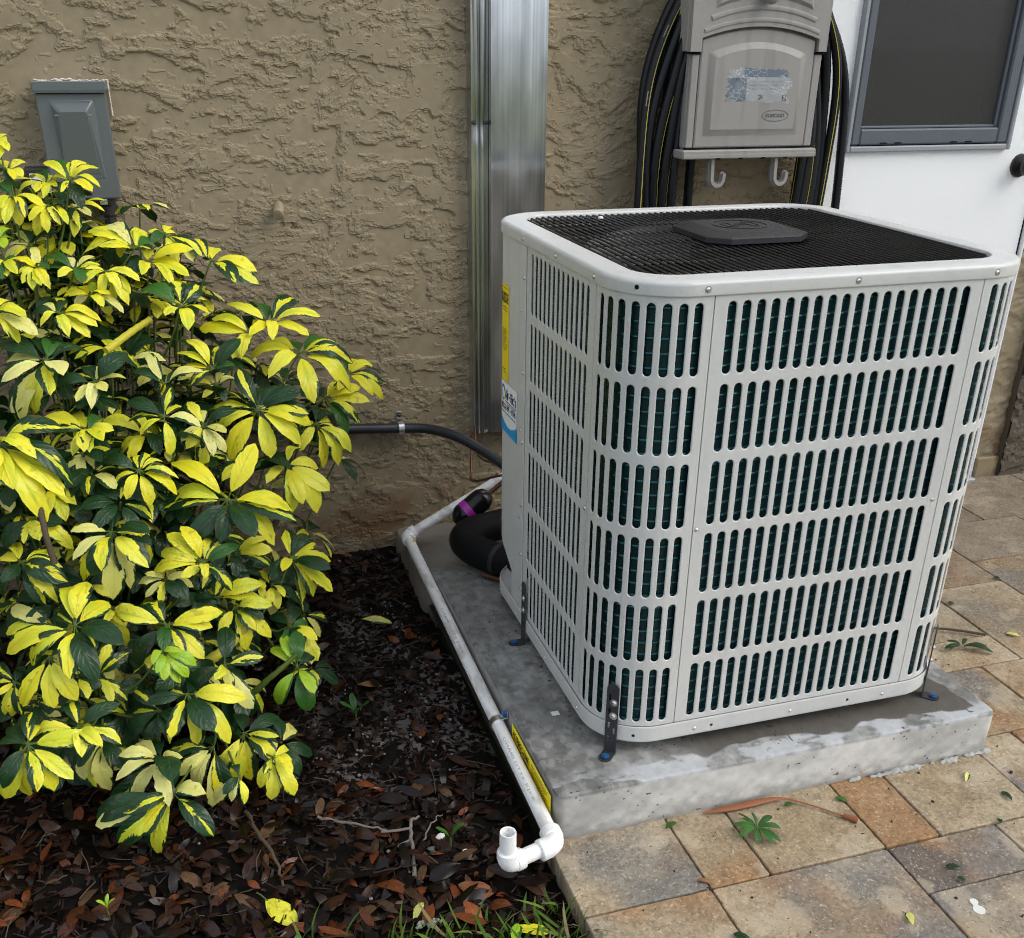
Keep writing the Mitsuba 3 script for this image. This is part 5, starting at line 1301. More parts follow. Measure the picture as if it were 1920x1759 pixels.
BUSH = """-190,2334,1034|G-23,50,38|Y-46,34,35|Y12,54,35|Y30,45,32|Y50,7,31|Y52,-30,8|Y42,-55,-12|D17,-57,-35|V-16,-45,-10|Y-37,47,9;-237,2380,1023|Y-31,50,25|Y-69,14,-14|Y-19,-48,0|Y-5,-52,-4|Y3,53,17|Y20,-35,1|G-18,59,26|D36,-51,-4;-303,2378,1051|Y-22,66,12|Y31,35,17|Y15,-62,-4|Y28,-51,-1|G-21,38,1|D5,-54,-14;-300,2316,1011|Y60,-26,-13|Y-15,-52,-7|Y8,-30,-50|V26,-54,-21|G-25,67,20|G-7,64,25|Y-31,-23,-38|Y-8,-59,-28;-234,2303,992|Y36,-55,-14|Y-39,-9,2|Y-41,-8,-37|Y-7,-58,-33|V18,-55,-17|Y-35,-38,-11|D-15,57,4|Y-34,-17,-52|D30,-32,8;-191,2350,980|Y53,-13,7|V7,-54,-27|Y-5,-52,-35|V16,19,-5|W-9,52,3|D-16,-46,-9;-314,2402,1104|Y22,-57,-4|Y17,-37,3|Y5,-59,-21|Y-6,-56,-8|Y-11,-21,6|Y1,61,9;-85,2245,913|Y-83,50,44|W-44,80,48|Y-41,95,28|Y10,87,30|Y-108,38,7|M31,-52,12|G47,66,13|Y-64,-15,12|Y18,90,20|Y-34,61,-6;-200,2210,884|G-52,35,34|G-61,27,14|W-19,63,24|W32,25,32|G19,46,-2|G15,-63,-9|Y-27,-41,0|Y48,-17,12;-274,2236,889|Y-20,-41,-14|Y-7,-53,-17|Y25,-56,-16|Y5,47,3|Y-35,52,10|Y-25,-21,1|Y9,-56,-11|G29,-33,5;-279,2291,920|W-36,57,24|W-46,36,3|W-63,9,-19|W35,26,13|D-14,48,31|W10,-65,-14|D25,15,-8|Y-50,2,-25|D51,1,31;-329,2240,941|g1,54,25|g23,40,21|g22,42,1|g-16,55,14|g17,-64,-3;-327,2248,903|G-5,-55,-16|G29,18,-2|Y-15,-48,0|Y6,-53,-19|Y65,-22,-3|Y26,-60,-15;-143,2189,883|Y-34,-12,13|Y61,-25,-12|Y25,-60,-19|Y-11,-49,-25|Y12,-34,-50|Y43,-31,-32|Y-37,-39,0|Y38,-41,-52|Y42,9,3;-177,2170,843|Y-45,55,5|Y-54,28,-3|Y-23,58,12|g14,47,17|Y-36,-4,10|Y23,-51,-4|W58,-30,-22|Y37,-30,11;-236,2141,819|W-45,54,6|Y-30,-35,-1|Y15,-58,-19|Y70,-21,3|Y66,-28,-13|Y52,-35,-33|D-56,21,5|D11,57,16|G-19,64,10;-66,2254,885|Y77,-34,-17|Y85,-7,37|Y44,-74,-16|Y9,69,16|Y-10,-72,-7|Y59,1,-1|D-49,41,-5|D-33,-59,-1;-26,2318,929|Y-28,-20,11|Y6,69,6|Y26,25,0|M69,-42,-38|Y18,-58,-45|G-24,-54,-2;-14,2138,818|G-66,48,50|M4,68,53|M46,43,35|W-59,54,12|Y-29,-54,0|Y11,-83,-16|Y52,-44,2|Y59,40,9;-136,2292,868|D-9,53,38|D16,53,35|D32,40,3|D-31,55,15;-346,2115,836|Y61,-46,-2|Y43,-45,-42|W76,-44,-36|D34,26,-8|Y-4,-75,-25|Y19,67,11;-247,2224,829|Y29,41,18|Y-17,30,-8|D-13,56,12|Y23,-57,-1|D-27,-40,1;59,2325,869|Y89,-27,1|V91,-50,-39|M42,-88,-16|Y-14,93,24|Y17,76,18|M-48,87,40|D-7,77,-5;161,2258,749|Y-76,48,45|G-17,96,31|M64,57,39|Y105,-23,19|Y79,-35,-19|Y-40,-66,10|Y1,-80,2|G42,66,17;125,2250,730|Y-108,42,14|Y-50,-61,-29|Y-79,44,34|Y-32,-78,-12|Y30,72,10;218,2239,686|Y-80,98,16|Y-107,30,-6|Y-67,-78,-10|Y16,-97,-73|Y103,-65,-59|Y95,12,11|M112,-19,-6|G72,52,17|G-3,101,-2;329,2317,609|Y38,55,25|Y51,49,17|Y67,37,7|M78,-24,-9|Y77,-44,-37|Y46,-64,-23|Y-26,-64,-8|G18,68,15;269,2279,566|Y42,51,19|Y96,-31,-2|V66,-56,-34|G42,-71,-45|Y80,-10,27|D-11,73,1;31,2113,697|Y-38,45,60|Y-62,37,33|W-71,13,-17|M-42,-39,-7|M25,54,36|D56,15,60|G46,17,3|Y-70,28,11;35,2155,652|W-27,54,9|W22,45,20|W47,23,7|Y-66,26,9|Y-28,-41,-8|D16,-52,-6;109,2090,614|V-98,39,16|M-25,51,79|D87,-7,37|Y101,-39,-14|Y80,-54,-54|Y17,-52,-86|Y-69,-28,-91|Y-88,9,-35|M98,-29,3|D22,78,29|D53,51,34;234,2182,541|D4,66,34|V44,49,-1|V52,7,-18|Y69,-48,-49|Y47,-53,-69|Y13,-48,-81|Y-42,-54,-23|Y-30,49,-10|D47,47,14;0,2042,606|W-44,61,9|V-25,57,38|W-46,-35,-6|M-28,-26,-63|V-15,-36,-75|W38,-35,-42|W12,-67,-29|D58,1,36|W-4,66,15|W39,-56,4|Y-34,-42,-24;-263,2052,752|D-87,62,26|W-81,59,6|W-79,-31,-12|D-8,105,37|D72,30,21|W-87,-17,-81|V7,-98,-28|W34,-98,13|Y-42,-32,-83|W-72,-29,-96|G15,83,36;-184,2012,716|D-74,24,1|D60,10,53|W27,51,20|W55,10,9|W-32,-48,-17|W-2,-65,-10|W24,-62,3|D-14,66,28;-64,2069,686|W-22,40,60|W-51,46,29|W72,-4,33|D-58,38,36|W24,46,4|D41,26,20|D-14,67,11;-126,2133,722|D31,24,62|D37,22,44|W68,-17,9|Y35,30,11|D-36,38,2|Y-20,66,11|Y-44,34,37;-70,1974,652|D-59,38,35|M19,37,49|M-69,26,7|Y-48,-16,-24|Y4,-36,-63|W63,-23,-5|V34,37,9|D-17,61,13;-208,1976,638|Y-75,41,32|Y-19,72,13|G22,58,9|Y46,-36,12|Y-27,-50,-19|Y4,-70,0|Y29,-74,14|M-59,3,14|Y-5,-73,-6|Y-41,74,3;-352,1913,651|Y107,-74,-75|Y71,-86,-117|M119,-62,-45|M106,3,28|Y61,-59,10|Y22,-87,-51|Y-10,-87,-26|D-19,104,7;-126,1910,573|V-54,6,-21|V-48,36,11|V-6,60,16|V45,31,14|V64,-26,2|Y64,-35,-27|Y14,-35,-56|Y-26,-45,-29|D-61,33,25|V18,48,23;-228,2010,582|W-39,-4,10|W33,-41,-21|W-2,-47,-27|W-24,-39,-9|D36,-53,1|D12,45,9|D-23,-43,-29;-189,1919,466|D16,23,52|D-17,51,10|D28,30,18|V38,8,2|D-35,51,5;-107,2022,606|Y-66,4,-31|Y-79,38,24|Y-20,70,20|Y-35,-53,-23|D20,-66,-12;-291,1970,532|Y59,-46,-51|Y25,-68,-35|Y46,-58,-8|Y-2,-68,-5|D-22,-46,4|D23,45,-8|D50,-44,7;-346,1959,488|D-43,43,11|D-38,-18,3|D-29,55,29|Y34,-46,-4|V-12,-44,-1|D35,26,0;25,1915,495|Y-88,70,78|Y-109,50,6|M-123,34,-9|D-78,-51,-46|D-22,-78,-45|D39,-109,-21|Y85,-58,-58|M123,-52,-25|Y116,-37,-1|Y61,35,100;154,2092,489|Y40,69,23|Y73,9,-6|Y83,-51,-46|Y54,-65,-88|Y0,-77,-69|Y21,-82,-46|D-7,87,4|D-72,48,-24|Y-46,-68,-5;-35,1825,409|Y-57,48,55|Y-77,39,27|Y-25,44,67|V22,56,36|G64,0,36|M50,-40,-30|Y3,-62,9|Y-39,-38,0|Y-92,25,-7|D-2,70,33|V40,46,26;135,1948,338|V2,74,37|V57,42,14|Y82,-4,-9|Y77,-54,-54|V42,-52,-57|V27,-48,-72|Y-22,-68,12|D42,49,30|D71,-66,3|D-42,-64,-3;91,1929,293|D3,41,37|D44,22,5|Y7,-41,-29|Y-16,-46,-23|D50,-28,-23|V-30,51,10|Y21,-44,-2;27,1951,364|Y71,-17,9|V65,-28,-14|D14,-40,-65|D50,30,4|Y60,0,34|D-24,60,5|D-1,-55,-16;-21,1885,303|Y-30,76,9|Y53,25,12|Y89,-14,26|D38,40,-8|D-39,-15,19|Y89,-28,1;-185,1841,486|W-64,-7,23|W-70,-41,-21|V-74,-20,-80|V-20,-84,-29|W-13,-55,-109|W25,-54,-85|V57,-76,-38|V57,13,-12|D66,-46,19|D3,83,19|D-43,-52,-53;-349,1860,439|D-49,-15,-56|M33,-46,-65|M65,-62,-10|V57,-50,-59|Y60,20,7|Y-21,74,12|Y-50,73,-11|V66,-31,10|D-23,-56,0;-321,1908,504|Y62,-44,-45|Y50,-49,-30|D52,-41,2|V-14,-61,-21|Y13,-64,-16|D-65,-5,-47;-262,1724,367|Y-130,20,-39|V-104,3,-55|V-11,-89,-49|D30,-99,-39|D78,-88,12|Y56,69,5|Y26,66,59|D-28,107,-10|Y-12,92,55|M-40,101,-22;-310,1701,326|Y-60,-24,-79|Y-4,-43,-80|Y35,-48,-67|Y78,-40,-29|Y-4,67,-24|D21,51,-16;-113,1746,333|Y-85,39,23|D-70,-15,-67|Y59,-48,-53|Y100,-19,24|G-5,-73,0|M-47,80,22|M-21,72,22|M26,-66,-24|Y80,-19,-5;-120,1658,330|g-15,-39,9|g-2,-46,-31|g25,-34,-48|g38,-33,-38|g52,-26,-18|g-12,-47,-13|g22,-28,19;-106,1843,379|W-51,4,-2|W-34,-1,18|W-15,55,-2|W18,39,1|W38,-24,19|W46,-25,-4|W-41,-19,-22|V-10,-48,-19|D19,-56,-7|D35,-53,-14;-380,1732,266|M-32,52,17|V-28,-20,-52|V-12,-27,-56|Y-31,-24,-6|M1,-39,-43|M-43,33,-10|D9,48,1;-309,1814,325|Y-44,64,2|W-80,44,34|Y-28,-47,9|Y-91,23,-10|D1,74,0;-245,1740,251|M48,-35,-36|Y23,-46,-31|Y-9,-45,-3|M57,2,37|D13,46,3|Y30,19,52;-209,1841,329|Y14,-37,-60|Y-10,-47,5|Y33,-51,15|Y40,7,0|D-28,53,-6|Y22,-51,-4;-275,1622,223|V-84,20,-11|V-44,-26,-10|Y8,-64,-7|V67,-32,-20|D62,2,40|M-12,66,16|Y32,-62,15|V-61,6,-24|Y-21,-43,-5|D-25,56,-16;-356,1602,217|D-58,48,-13|D-44,-52,-34|V12,-71,-43|Y34,-48,-68|Y67,-48,-50|Y104,-25,14|D-35,78,2|M4,65,31|Y-19,-39,-83|Y-52,-29,-83|Y14,75,-1;-254,1679,154|D-42,-35,-25|D45,-59,-32|V4,-40,-70|W-22,-28,-65|W4,-47,-84|D-7,-39,-76|D-54,-23,1|D42,6,-24;-146,1691,188|D-64,-3,-42|D-26,-33,-75|M-53,33,-17|V16,-47,-36|D14,-63,-3|M-43,41,30|D38,-58,5;-153,1618,133|W-74,-38,5|W-57,-43,-43|M-109,-11,-83|W14,-100,-4|W-46,99,-17|W-63,-6,29|W40,-48,29|D-2,87,-23|D25,-91,48;-135,1540,110|M-76,-30,10|W-143,17,-51|M-106,-10,-80|V-68,-33,-51|V-55,-39,-103|M59,-73,-48|W48,-54,38|D-3,88,-4|D22,73,-48|D-143,24,-39;-343,1723,190|Y-14,50,-15|W30,-30,20|W30,31,8|V-33,-1,18|Y12,-46,3|D-22,-32,0;-93,1675,223|D-68,-9,5|Y102,-32,0|Y67,-62,-75|V13,-48,-81|V-34,-71,-37|D11,77,-23|M-38,53,-23|D38,-85,-23;-21,1720,246|D13,59,55|D-81,5,-37|M72,3,5|W42,-52,-71|W8,-62,-20|Y-16,-60,14;114,1768,188|g-45,59,21|g-53,-21,-69|G14,-46,-77|G13,44,59|g-16,51,53|g25,-61,-25|D37,46,3;-3,1663,125|Y-64,-14,-64|Y-36,-40,-94|V2,-45,-81|V53,-71,-22|D-6,76,-1|D72,35,9|V60,-45,15|D-23,42,-24;-60,1651,115|M-89,20,-14|W-70,-33,-20|W-48,-33,-69|V-1,-45,-83|D11,-50,-86|W-9,-52,-102|D-16,75,-18;41,1595,110|Y31,-54,17|Y32,-44,-62|Y-10,-36,-72|Y-32,-29,-40|Y38,40,-11|V-18,-45,2;11,1857,291|Y62,-32,20|Y13,-45,-74|V34,-52,-27|Y66,-45,-43|Y-33,-44,-28|D49,-40,3|Y3,64,16;-21,1556,110|W-20,-30,-28|Y4,-29,-42|D-30,-29,-10|W-52,-7,-43|D-8,47,-1;113,1866,226|G46,18,-10|D-28,63,9|D21,61,8|Y49,-56,-6|Y49,-48,-59|G-13,-61,-3|D24,-62,-2;52,1938,304|Y22,-46,9|Y-34,-35,-6|Y22,-53,-19|D-14,-47,-7|D-49,-1,8|D-20,56,8"""
UP = np.array([0, 0, 1.0])
shrub = thing("variegated_shrub", "leafy shrub with glossy yellow and dark green leaf fans at the left", "shrub")
heart = np.array([-0.25, 2.05, 0.25])
leaves, every = [], []
for q, rec in enumerate(BUSH.split(";")):
    bits = rec.split("|")
    H = np.array([int(a) for a in bits[0].split(",")]) / 1000
    tips = [(b[0], np.array([int(a) for a in b[1:].split(",")]) / 1000) for b in bits[1:]]
    leaves.append((H, tips))
rl = np.random.default_rng(3)
shown = []
for q, (H, tips) in enumerate(leaves):
    longest = max(np.linalg.norm(v) for _, v in tips)
    for kd, v in tips:
        d = np.linalg.norm(v)
        out = H - heart
        out /= np.linalg.norm(out)
        tocam = (EYE - H) / np.linalg.norm(EYE - H)
        nrm = UP * 0.62 + tocam * 0.55 + out * 0.25 + rl.normal(0, 0.16, 3)
        depth = (H - EYE) @ FWD
        lateral = v - FWD * (v @ FWD)
        shown.append((np.linalg.norm(lateral) / depth * (1.0 if kd in "YWVMg" else 0.85), q))
        wd = np.clip(d * (0.345 if kd in "YWV" else 0.385) * rl.uniform(0.86, 1.14), 0.012, 0.042)
        st = 0.14 if d > 0.05 else 0.08
        every.append((q, kd, H + v * st, v * (1 - st), nrm, wd, H, v))
order = sorted(range(len(every)), key=lambda i: -shown[i][0])
big = set(order[:300])
rest = []
stalks = {q: [] for q in range(len(leaves))}
for i, (q, kd, b, v, nrm, wd, H, v0) in enumerate(every):
    stalks[q].append(tube([H, H + v0 * 0.08 + nrm * 0.0015, b + v * 0.03], [0.0015, 0.0012, 0.0010], 5))
# petioles down into the shrub's middle, and the leaf entries
stem_nodes = [np.array(a) for a in ((-0.30, 2.28, 0.72), (-0.10, 2.26, 0.62), (0.05, 2.22, 0.48), (-0.25, 2.12, 0.55), (-0.05, 2.05, 0.40), (-0.32, 1.95, 0.35), (-0.15, 1.88, 0.26), (0.05, 1.90, 0.22), (0.14, 2.14, 0.36), (-0.25, 1.75, 0.16), (-0.05, 1.75, 0.12))]
keys = {}
for q, (H, tips) in enumerate(leaves):
    near = min(stem_nodes, key=lambda a: np.linalg.norm(a - H) + 0.4 * max(0, (a - H)[2]))
    d = near - H
    Lp = min(0.16, np.linalg.norm(d) * 0.8)
    e = H + d / np.linalg.norm(d) * Lp
    m = H + (e - H) * 0.5 + np.array([0, 0, -0.012])
    stalk = tube(spline([H + UP * 0.001, m, e], 4), np.linspace(0.0019, 0.0026, 9), 6)
    lk = put("leaf", cat([stalk] + stalks[q]), "green_stem", smooth=40, parent=shrub)
    keys[q] = lk
for i, (q, kd, b, v, nrm, wd, H, v0) in enumerate(every):
    drop = 0.10 + 0.10 * rl.random()
    pc = blade(b, v, nrm, wd, KINDS[kd], arch=0.06 + 0.15 * rl.random(), cup=0.14 + 0.22 * rl.random(), ragged=0.30 if kd in "YWV" else 0.06, seed=100 + i, curl=0.05 + 0.36 * rl.random() ** 1.3)
    if i in big:
        mm, uv = join([pc])
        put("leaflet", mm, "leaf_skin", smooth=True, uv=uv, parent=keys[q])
    else:
        rest.append(pc)
# leaves deeper in the shrub and beyond its visible side
def spray(H, L, n, out, kinds, r):
    ax = UP * 0.7 + out * 0.5 + r.normal(0, 0.2, 3)
    ax /= np.linalg.norm(ax)
    a = np.cross(ax, [0.3, 0.9, 0.1]); a /= np.linalg.norm(a)
    b = np.cross(ax, a)
    ph = r.random() * 6
    for k in range(n):
        th = ph + 2 * np.pi * k / n + r.normal(0, 0.12)
        v = (a * math.cos(th) + b * math.sin(th)) * 0.9 + ax * r.uniform(-0.35, 0.15)
        v *= L * r.uniform(0.75, 1.1) / np.linalg.norm(v)
        if H[1] + v[1] > 2.62:
            continue
        rest.append(blade(H + v * 0.13, v * 0.87, ax + r.normal(0, 0.1, 3), L * r.uniform(0.36, 0.46), KINDS[r.choice(list(kinds))], nu=8, nv=5, ragged=0.15, seed=int(r.integers(1e6)), curl=0.15 * r.random()))
    twigs.append(tube([H, H - out * 0.05 - UP * 0.05, H - out * 0.10 - UP * 0.11], 0.0020, 5))
twigs = []
r5 = np.random.default_rng(17)
for H, tips in leaves:
    for k in range(5 if H[2] > 0.5 else 3):
        sh = H + FWD * r5.uniform(0.075, 0.20) + np.array([-0.022, 0, -0.045]) + r5.normal(0, 0.034, 3)
        if sh[2] < 0.06 or sh[1] > 2.56 or (H[0] > 0.05 and k > 1):
            continue
        o = sh - heart
        spray(sh, r5.uniform(0.055, 0.090), int(r5.integers(6, 9)), o / np.linalg.norm(o), "DDDDDVWM" if sh[2] < 0.75 else "DDDVYW", r5)
for k in range(110):                                  # the part of the shrub that lies outside the picture, and its back
    u = r5.normal(0, 1, 3); u /= np.linalg.norm(u)
    c = np.array([-0.62, 2.02, 0.42]) + u * np.array([0.42, 0.48, 0.50]) * r5.uniform(0.75, 1.0)
    c[1] = min(c[1], 2.54)
    if c[2] < 0.07 or c[0] > -0.50:
        continue
    spray(c, r5.uniform(0.07, 0.11), int(r5.integers(7, 9)), u, "DVYYYWM", r5)
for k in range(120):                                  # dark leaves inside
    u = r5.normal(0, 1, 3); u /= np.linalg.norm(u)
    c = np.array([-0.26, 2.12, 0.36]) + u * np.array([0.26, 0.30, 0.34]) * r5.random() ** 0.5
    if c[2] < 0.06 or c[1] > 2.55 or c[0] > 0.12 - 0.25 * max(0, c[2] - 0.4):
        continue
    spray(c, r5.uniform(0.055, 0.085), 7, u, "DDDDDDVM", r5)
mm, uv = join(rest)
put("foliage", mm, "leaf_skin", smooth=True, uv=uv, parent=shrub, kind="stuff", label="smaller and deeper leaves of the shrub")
put("twigs", cat(twigs), "green_stem", smooth=40, parent=shrub, kind="stuff")
root = np.array([-0.24, 2.05, -0.03])
for k, nd in enumerate(stem_nodes):
    mid = root + (nd - root) * 0.5 + np.array([r5.normal(0, 0.03), r5.normal(0, 0.03), -0.03])
    put("stem", tube(spline([root + r5.normal(0, 0.03, 3) * [1, 1, 0.1], mid, nd], 6), np.linspace(0.013, 0.006, 13), 9), "bark", smooth=40, parent=shrub)
def ringed(p, r0, r1):
    c = spline(p, 10)
    rr2 = np.linspace(r0, r1, len(c)) * (1 + 0.07 * np.cos(np.arange(len(c)) * 2.1))
    return tube(c, rr2, 12)
put("stem", ringed([[-0.075, 2.170, 0.790], [-0.115, 2.130, 0.775], [-0.160, 2.085, 0.755]], 0.0062, 0.0075), "yellow_stem", smooth=40, parent=shrub, label="thick yellow stem among the upper leaves")
put("stem", ringed([[0.050, 1.835, 0.285], [0.0, 1.82, 0.235], [-0.085, 1.80, 0.195], [-0.2, 1.9, 0.10]], 0.0075, 0.0125), "yellow_stem", smooth=40, parent=shrub, label="ringed yellowish stem low in the shrub")
put("stem", ringed([[0.115, 1.77, 0.215], [0.060, 1.765, 0.175], [0.0, 1.80, 0.12], [-0.15, 1.95, 0.05]], 0.0042, 0.0090), "green_stem", smooth=40, parent=shrub, label="green stem at the lower right of the shrub")
put("stem", tube(spline([[-0.285, 1.80, 0.455], [-0.292, 1.82, 0.52], [-0.30, 1.90, 0.60]], 6), 0.0055, 9), "bark", smooth=40, parent=shrub)

# ------------------------------------------------------------------ mulch: dead leaves, bark, twigs
LL = np.random.default_rng(23)
def ground_at(x, y):
    return float(soil_z(np.array([x]), np.array([y]))[0])
def lay(x, y, L, wd, head, seed, lift=0.004, tilt=0.3, curl=0.0, cup=0.25, nu=7, nv=5, arch=0.06):
    z = float(soil_z(np.array([x]), np.array([y]))[0]) + lift
    r = np.random.default_rng(seed)
    d = np.array([math.cos(head), math.sin(head), r.normal(0, tilt * 0.35)])
    n = np.array([r.normal(0, tilt), r.normal(0, tilt), 1.0])
    return blade(np.array([x, y, z]) - d * L / 2, d * L, n, wd, 0, nu=nu, nv=nv, arch=arch, cup=cup, ragged=0.12, seed=seed, curl=curl)
litter, own = [], []
for k in range(7800):
    x, y = LL.uniform(-1.35, 0.475), LL.uniform(0.75, 2.60)
    sandy = 0.08 < x < 0.46 and 1.62 < y < 2.35
    if sandy and LL.random() < 0.66:
        continue
    if y > 2.0 and LL.random() < 0.35:
        continue
    L = (0.020 + 0.046 * LL.random() ** 1.4) * (1.0 if y < 1.7 else 0.85)
    rec = (x, y, L, L * LL.uniform(0.30, 0.46), LL.uniform(0, 6.28), int(LL.integers(1e7)), LL.uniform(0.002, 0.020), LL.uniform(0.2, 0.75), LL.uniform(-0.15, 0.35), LL.uniform(-0.6, 0.95))
    vis = -0.50 + 0.10 * (y - 1.3) < x and 1.12 < y < 1.66 and L > 0.042 and rec[6] > 0.0095
    if vis and len(own) < 190:
        own.append(rec)
    else:
        litter.append(lay(rec[0], rec[1], rec[2], rec[3], rec[4], rec[5], rec[6], rec[7], rec[8], rec[9], nu=6, nv=4))
mm, uv = join(litter)
key = thing("leaf_litter", "dark brown dead leaves covering the planting bed", "leaf litter")
scene[key] = shape(mm, "dead_leaf", smooth=True, uv=uv)
labels[key]["kind"] = "stuff"
for rec in own:
    mm, uv = join([lay(*rec[:10], nu=9, nv=5)])
    id_ = LEAFLET_ID[0]
    tone = "rust red" if cellr(id_, 9) > 0.90 else "tan" if cellr(id_, 14) > 0.955 else "reddish brown" if cellr(id_, 3) > 0.62 else "blackish brown"
    zone = "beside the white drain pipe" if rec[0] > 0.33 else "below the shrub's lowest leaves" if rec[0] < 0.06 and rec[1] > 1.36 else "near the knobbly pale twig" if rec[0] > 0.14 and rec[1] > 1.30 else "along the bottom edge of the picture" if rec[1] < 1.27 else "on the open mulch left of the twigs"
    k_ = single("dead_leaf", mm, "dead_leaf", ("long " if rec[2] > 0.054 else "") + f"{tone} dead leaf on the mulch {zone}", "dead leaf", "brown dead leaves on top of the mulch", smooth=True, uv=uv)
chips = []
for k in range(3200):
    x, y = LL.uniform(-1.0, 0.48), LL.uniform(0.9, 2.6)
    s = LL.uniform(0.003, 0.015) * LL.uniform(0.5, 1.0)
    b = trimesh.creation.box((s * 2.2, s * LL.uniform(0.4, 0.8), s * 0.35))
    b.vertices += LL.normal(0, s * 0.12, b.vertices.shape)
    b.apply_transform(trimesh.transformations.euler_matrix(LL.normal(0, 0.4), LL.normal(0, 0.4), LL.uniform(0, 6.28)))
    b.apply_translation((x, y, float(soil_z(np.array([x]), np.array([y]))[0]) + LL.uniform(0.0, 0.008)))
    chips.append(b)
for k in range(2600):                                  # shredded bark
    x, y, th, L = LL.uniform(-0.8, 0.48), LL.uniform(1.0, 2.55), LL.uniform(0, 6.28), LL.uniform(0.010, 0.038)
    z = ground_at(x, y) + LL.uniform(0.002, 0.014)
    d = np.array([math.cos(th), math.sin(th), LL.normal(0, 0.2)]) * L / 2
    q_ = LL.normal(0, 0.0018, 3)
    t_ = tube([np.array([x, y, z]) - d, np.array([x, y, z]) + q_, np.array([x, y, z]) + d], LL.uniform(0.0007, 0.0022) * np.array([0.6, 1.0, 0.5]), 4)
    chips.append(t_)
scene[thing("bark_chips", "small dark bark chips among the dead leaves", "bark mulch")] = shape(cat(chips), "twig_brown", smooth=False)
labels["bark_chips"]["kind"] = "stuff"

def twig(pts, r, mat, label, branches=()):
    P = [(x, y, ground_at(x, y) + 0.012 + dz) for x, y, dz in pts]
    c = spline(P, 6)
    c = c + np.random.default_rng(len(label)).normal(0, 0.0012, c.shape)
    m = [tube(c, np.linspace(r, r * 0.55, len(c)), 7)]
    for bpts in branches:
        m.append(tube(spline([(x, y, ground_at(x, y) + 0.013 + dz) for x, y, dz in bpts], 5), r * 0.6, 6))
    return single("twig", cat(m), mat, label, "twig", smooth=40)
twig([(0.250, 1.345, 0), (0.262, 1.42, 0.006), (0.272, 1.475, 0.008), (0.290, 1.488, 0.006)], 0.0042, "twig_grey", "knobbly pale grey twig standing out in the middle of the mulch", [[(0.268, 1.46, 0.006), (0.24, 1.463, 0.004), (0.215, 1.468, 0.004)], [(0.266, 1.44, 0.006), (0.236, 1.428, 0.004)]])
twig([(0.110, 1.545, 0), (0.150, 1.520, 0.004), (0.195, 1.490, 0.004), (0.245, 1.475, 0)], 0.0030, "twig_grey", "long thin grey twig reaching the knobbly twig from the left")
twig([(0.135, 1.375, 0.002), (0.200, 1.372, 0.006), (0.262, 1.365, 0.004)], 0.0022, "twig_brown", "straight brown twig ending at the knobbly twig's foot")
twig([(0.285, 1.435, 0.004), (0.312, 1.462, 0.010), (0.336, 1.490, 0.004)], 0.0018, "twig_grey", "short straw coloured twig right of the knobbly twig")
twig([(-0.23, 1.15, 0), (-0.15, 1.185, 0.006), (-0.05, 1.225, 0.006), (0.02, 1.262, 0.004)], 0.0026, "twig_grey", "long pale twig lying across the dead leaves near the bottom edge", [[(-0.10, 1.205, 0.006), (-0.115, 1.235, 0.010)]])
twig([(-0.14, 1.13, 0), (-0.10, 1.165, 0.006), (-0.06, 1.21, 0.004)], 0.0030, "bark", "short dark twig crossing the long pale twig")
twig([(-0.02, 1.60, 0.0), (-0.005, 1.53, 0.01), (0.02, 1.44, 0.01), (0.03, 1.38, 0.0)], 0.0042, "bark", "rough bark covered twig under the shrub's lowest leaves")

def one_leaf(name, label, catg, x, y, L, wd, head, mat, kind, lift=0.014, tilt=0.18, cup=0.2, arch=0.06, curl=0.1, seed=1, surface=None, stalk=None):
    z = (ground_at(x, y) if surface is None else surface) + lift
    r = np.random.default_rng(seed)
    d = np.array([math.cos(head), math.sin(head), r.normal(0, tilt * 0.3)])
    n = np.array([r.normal(0, tilt), r.normal(0, tilt), 1.0])
    base = np.array([x, y, z]) - d * L / 2
    mm, uv = join([blade(base, d * L, n, wd, kind, nu=13, nv=7, arch=arch, cup=cup, ragged=0.14, seed=seed, curl=curl)])
    key = thing(name, label, catg)
    if stalk:
        put("blade", mm, mat, smooth=True, uv=uv, parent=key)
        put("stalk", tube(spline([base + d * 0.004, base - d * stalk * 0.5 + UP * 0.003, base - d * stalk + UP * 0.001], 4), 0.0013, 6), "green_stem", smooth=40, parent=key)
    else:
        scene[key] = shape(mm, mat, smooth=True, uv=uv)
    return key
one_leaf("fallen_leaf", "bright yellow fallen leaf lying on the mulch below the shrub", "leaf", 0.018, 1.318, 0.072, 0.036, -0.95, "leaf_skin", 0, seed=5, lift=0.020, stalk=0.024)
one_leaf("fallen_leaf", "curled ochre yellow leaf at the bottom left edge of the picture", "leaf", -0.320, 1.165, 0.080, 0.026, -1.35, "leaf_skin", 0, seed=6, lift=0.022, cup=0.7)
one_leaf("fallen_leaf", "pale green fallen leaf near the wall end of the pad", "leaf", 0.350, 2.235, 0.076, 0.026, -0.25, "leaf_skin", 1, seed=8, lift=0.020, cup=0.3)
one_leaf("fallen_leaf", "small pale sliver of leaf left of the ochre leaf", "leaf", -0.378, 1.205, 0.036, 0.012, 0.5, "leaf_skin", 1, seed=9, lift=0.020)
one_leaf("fallen_leaf", "bright rust red dead leaf at the bottom, left of the grass", "leaf", 0.266, 1.155, 0.066, 0.030, 0.15, "rust_leaf", 0, seed=12, lift=0.022, cup=0.3)
one_leaf("fallen_leaf", "orange brown leaf lying just left of the upturned pipe end", "leaf", 0.345, 1.29, 0.064, 0.030, -0.6, "rust_leaf", 0, seed=14, lift=0.014)
one_leaf("fallen_leaf", "ribbed orange leaf standing left of the pipe's upturned end", "leaf", 0.322, 1.232, 0.054, 0.027, -1.35, "rust_leaf", 0, seed=21, lift=0.018)
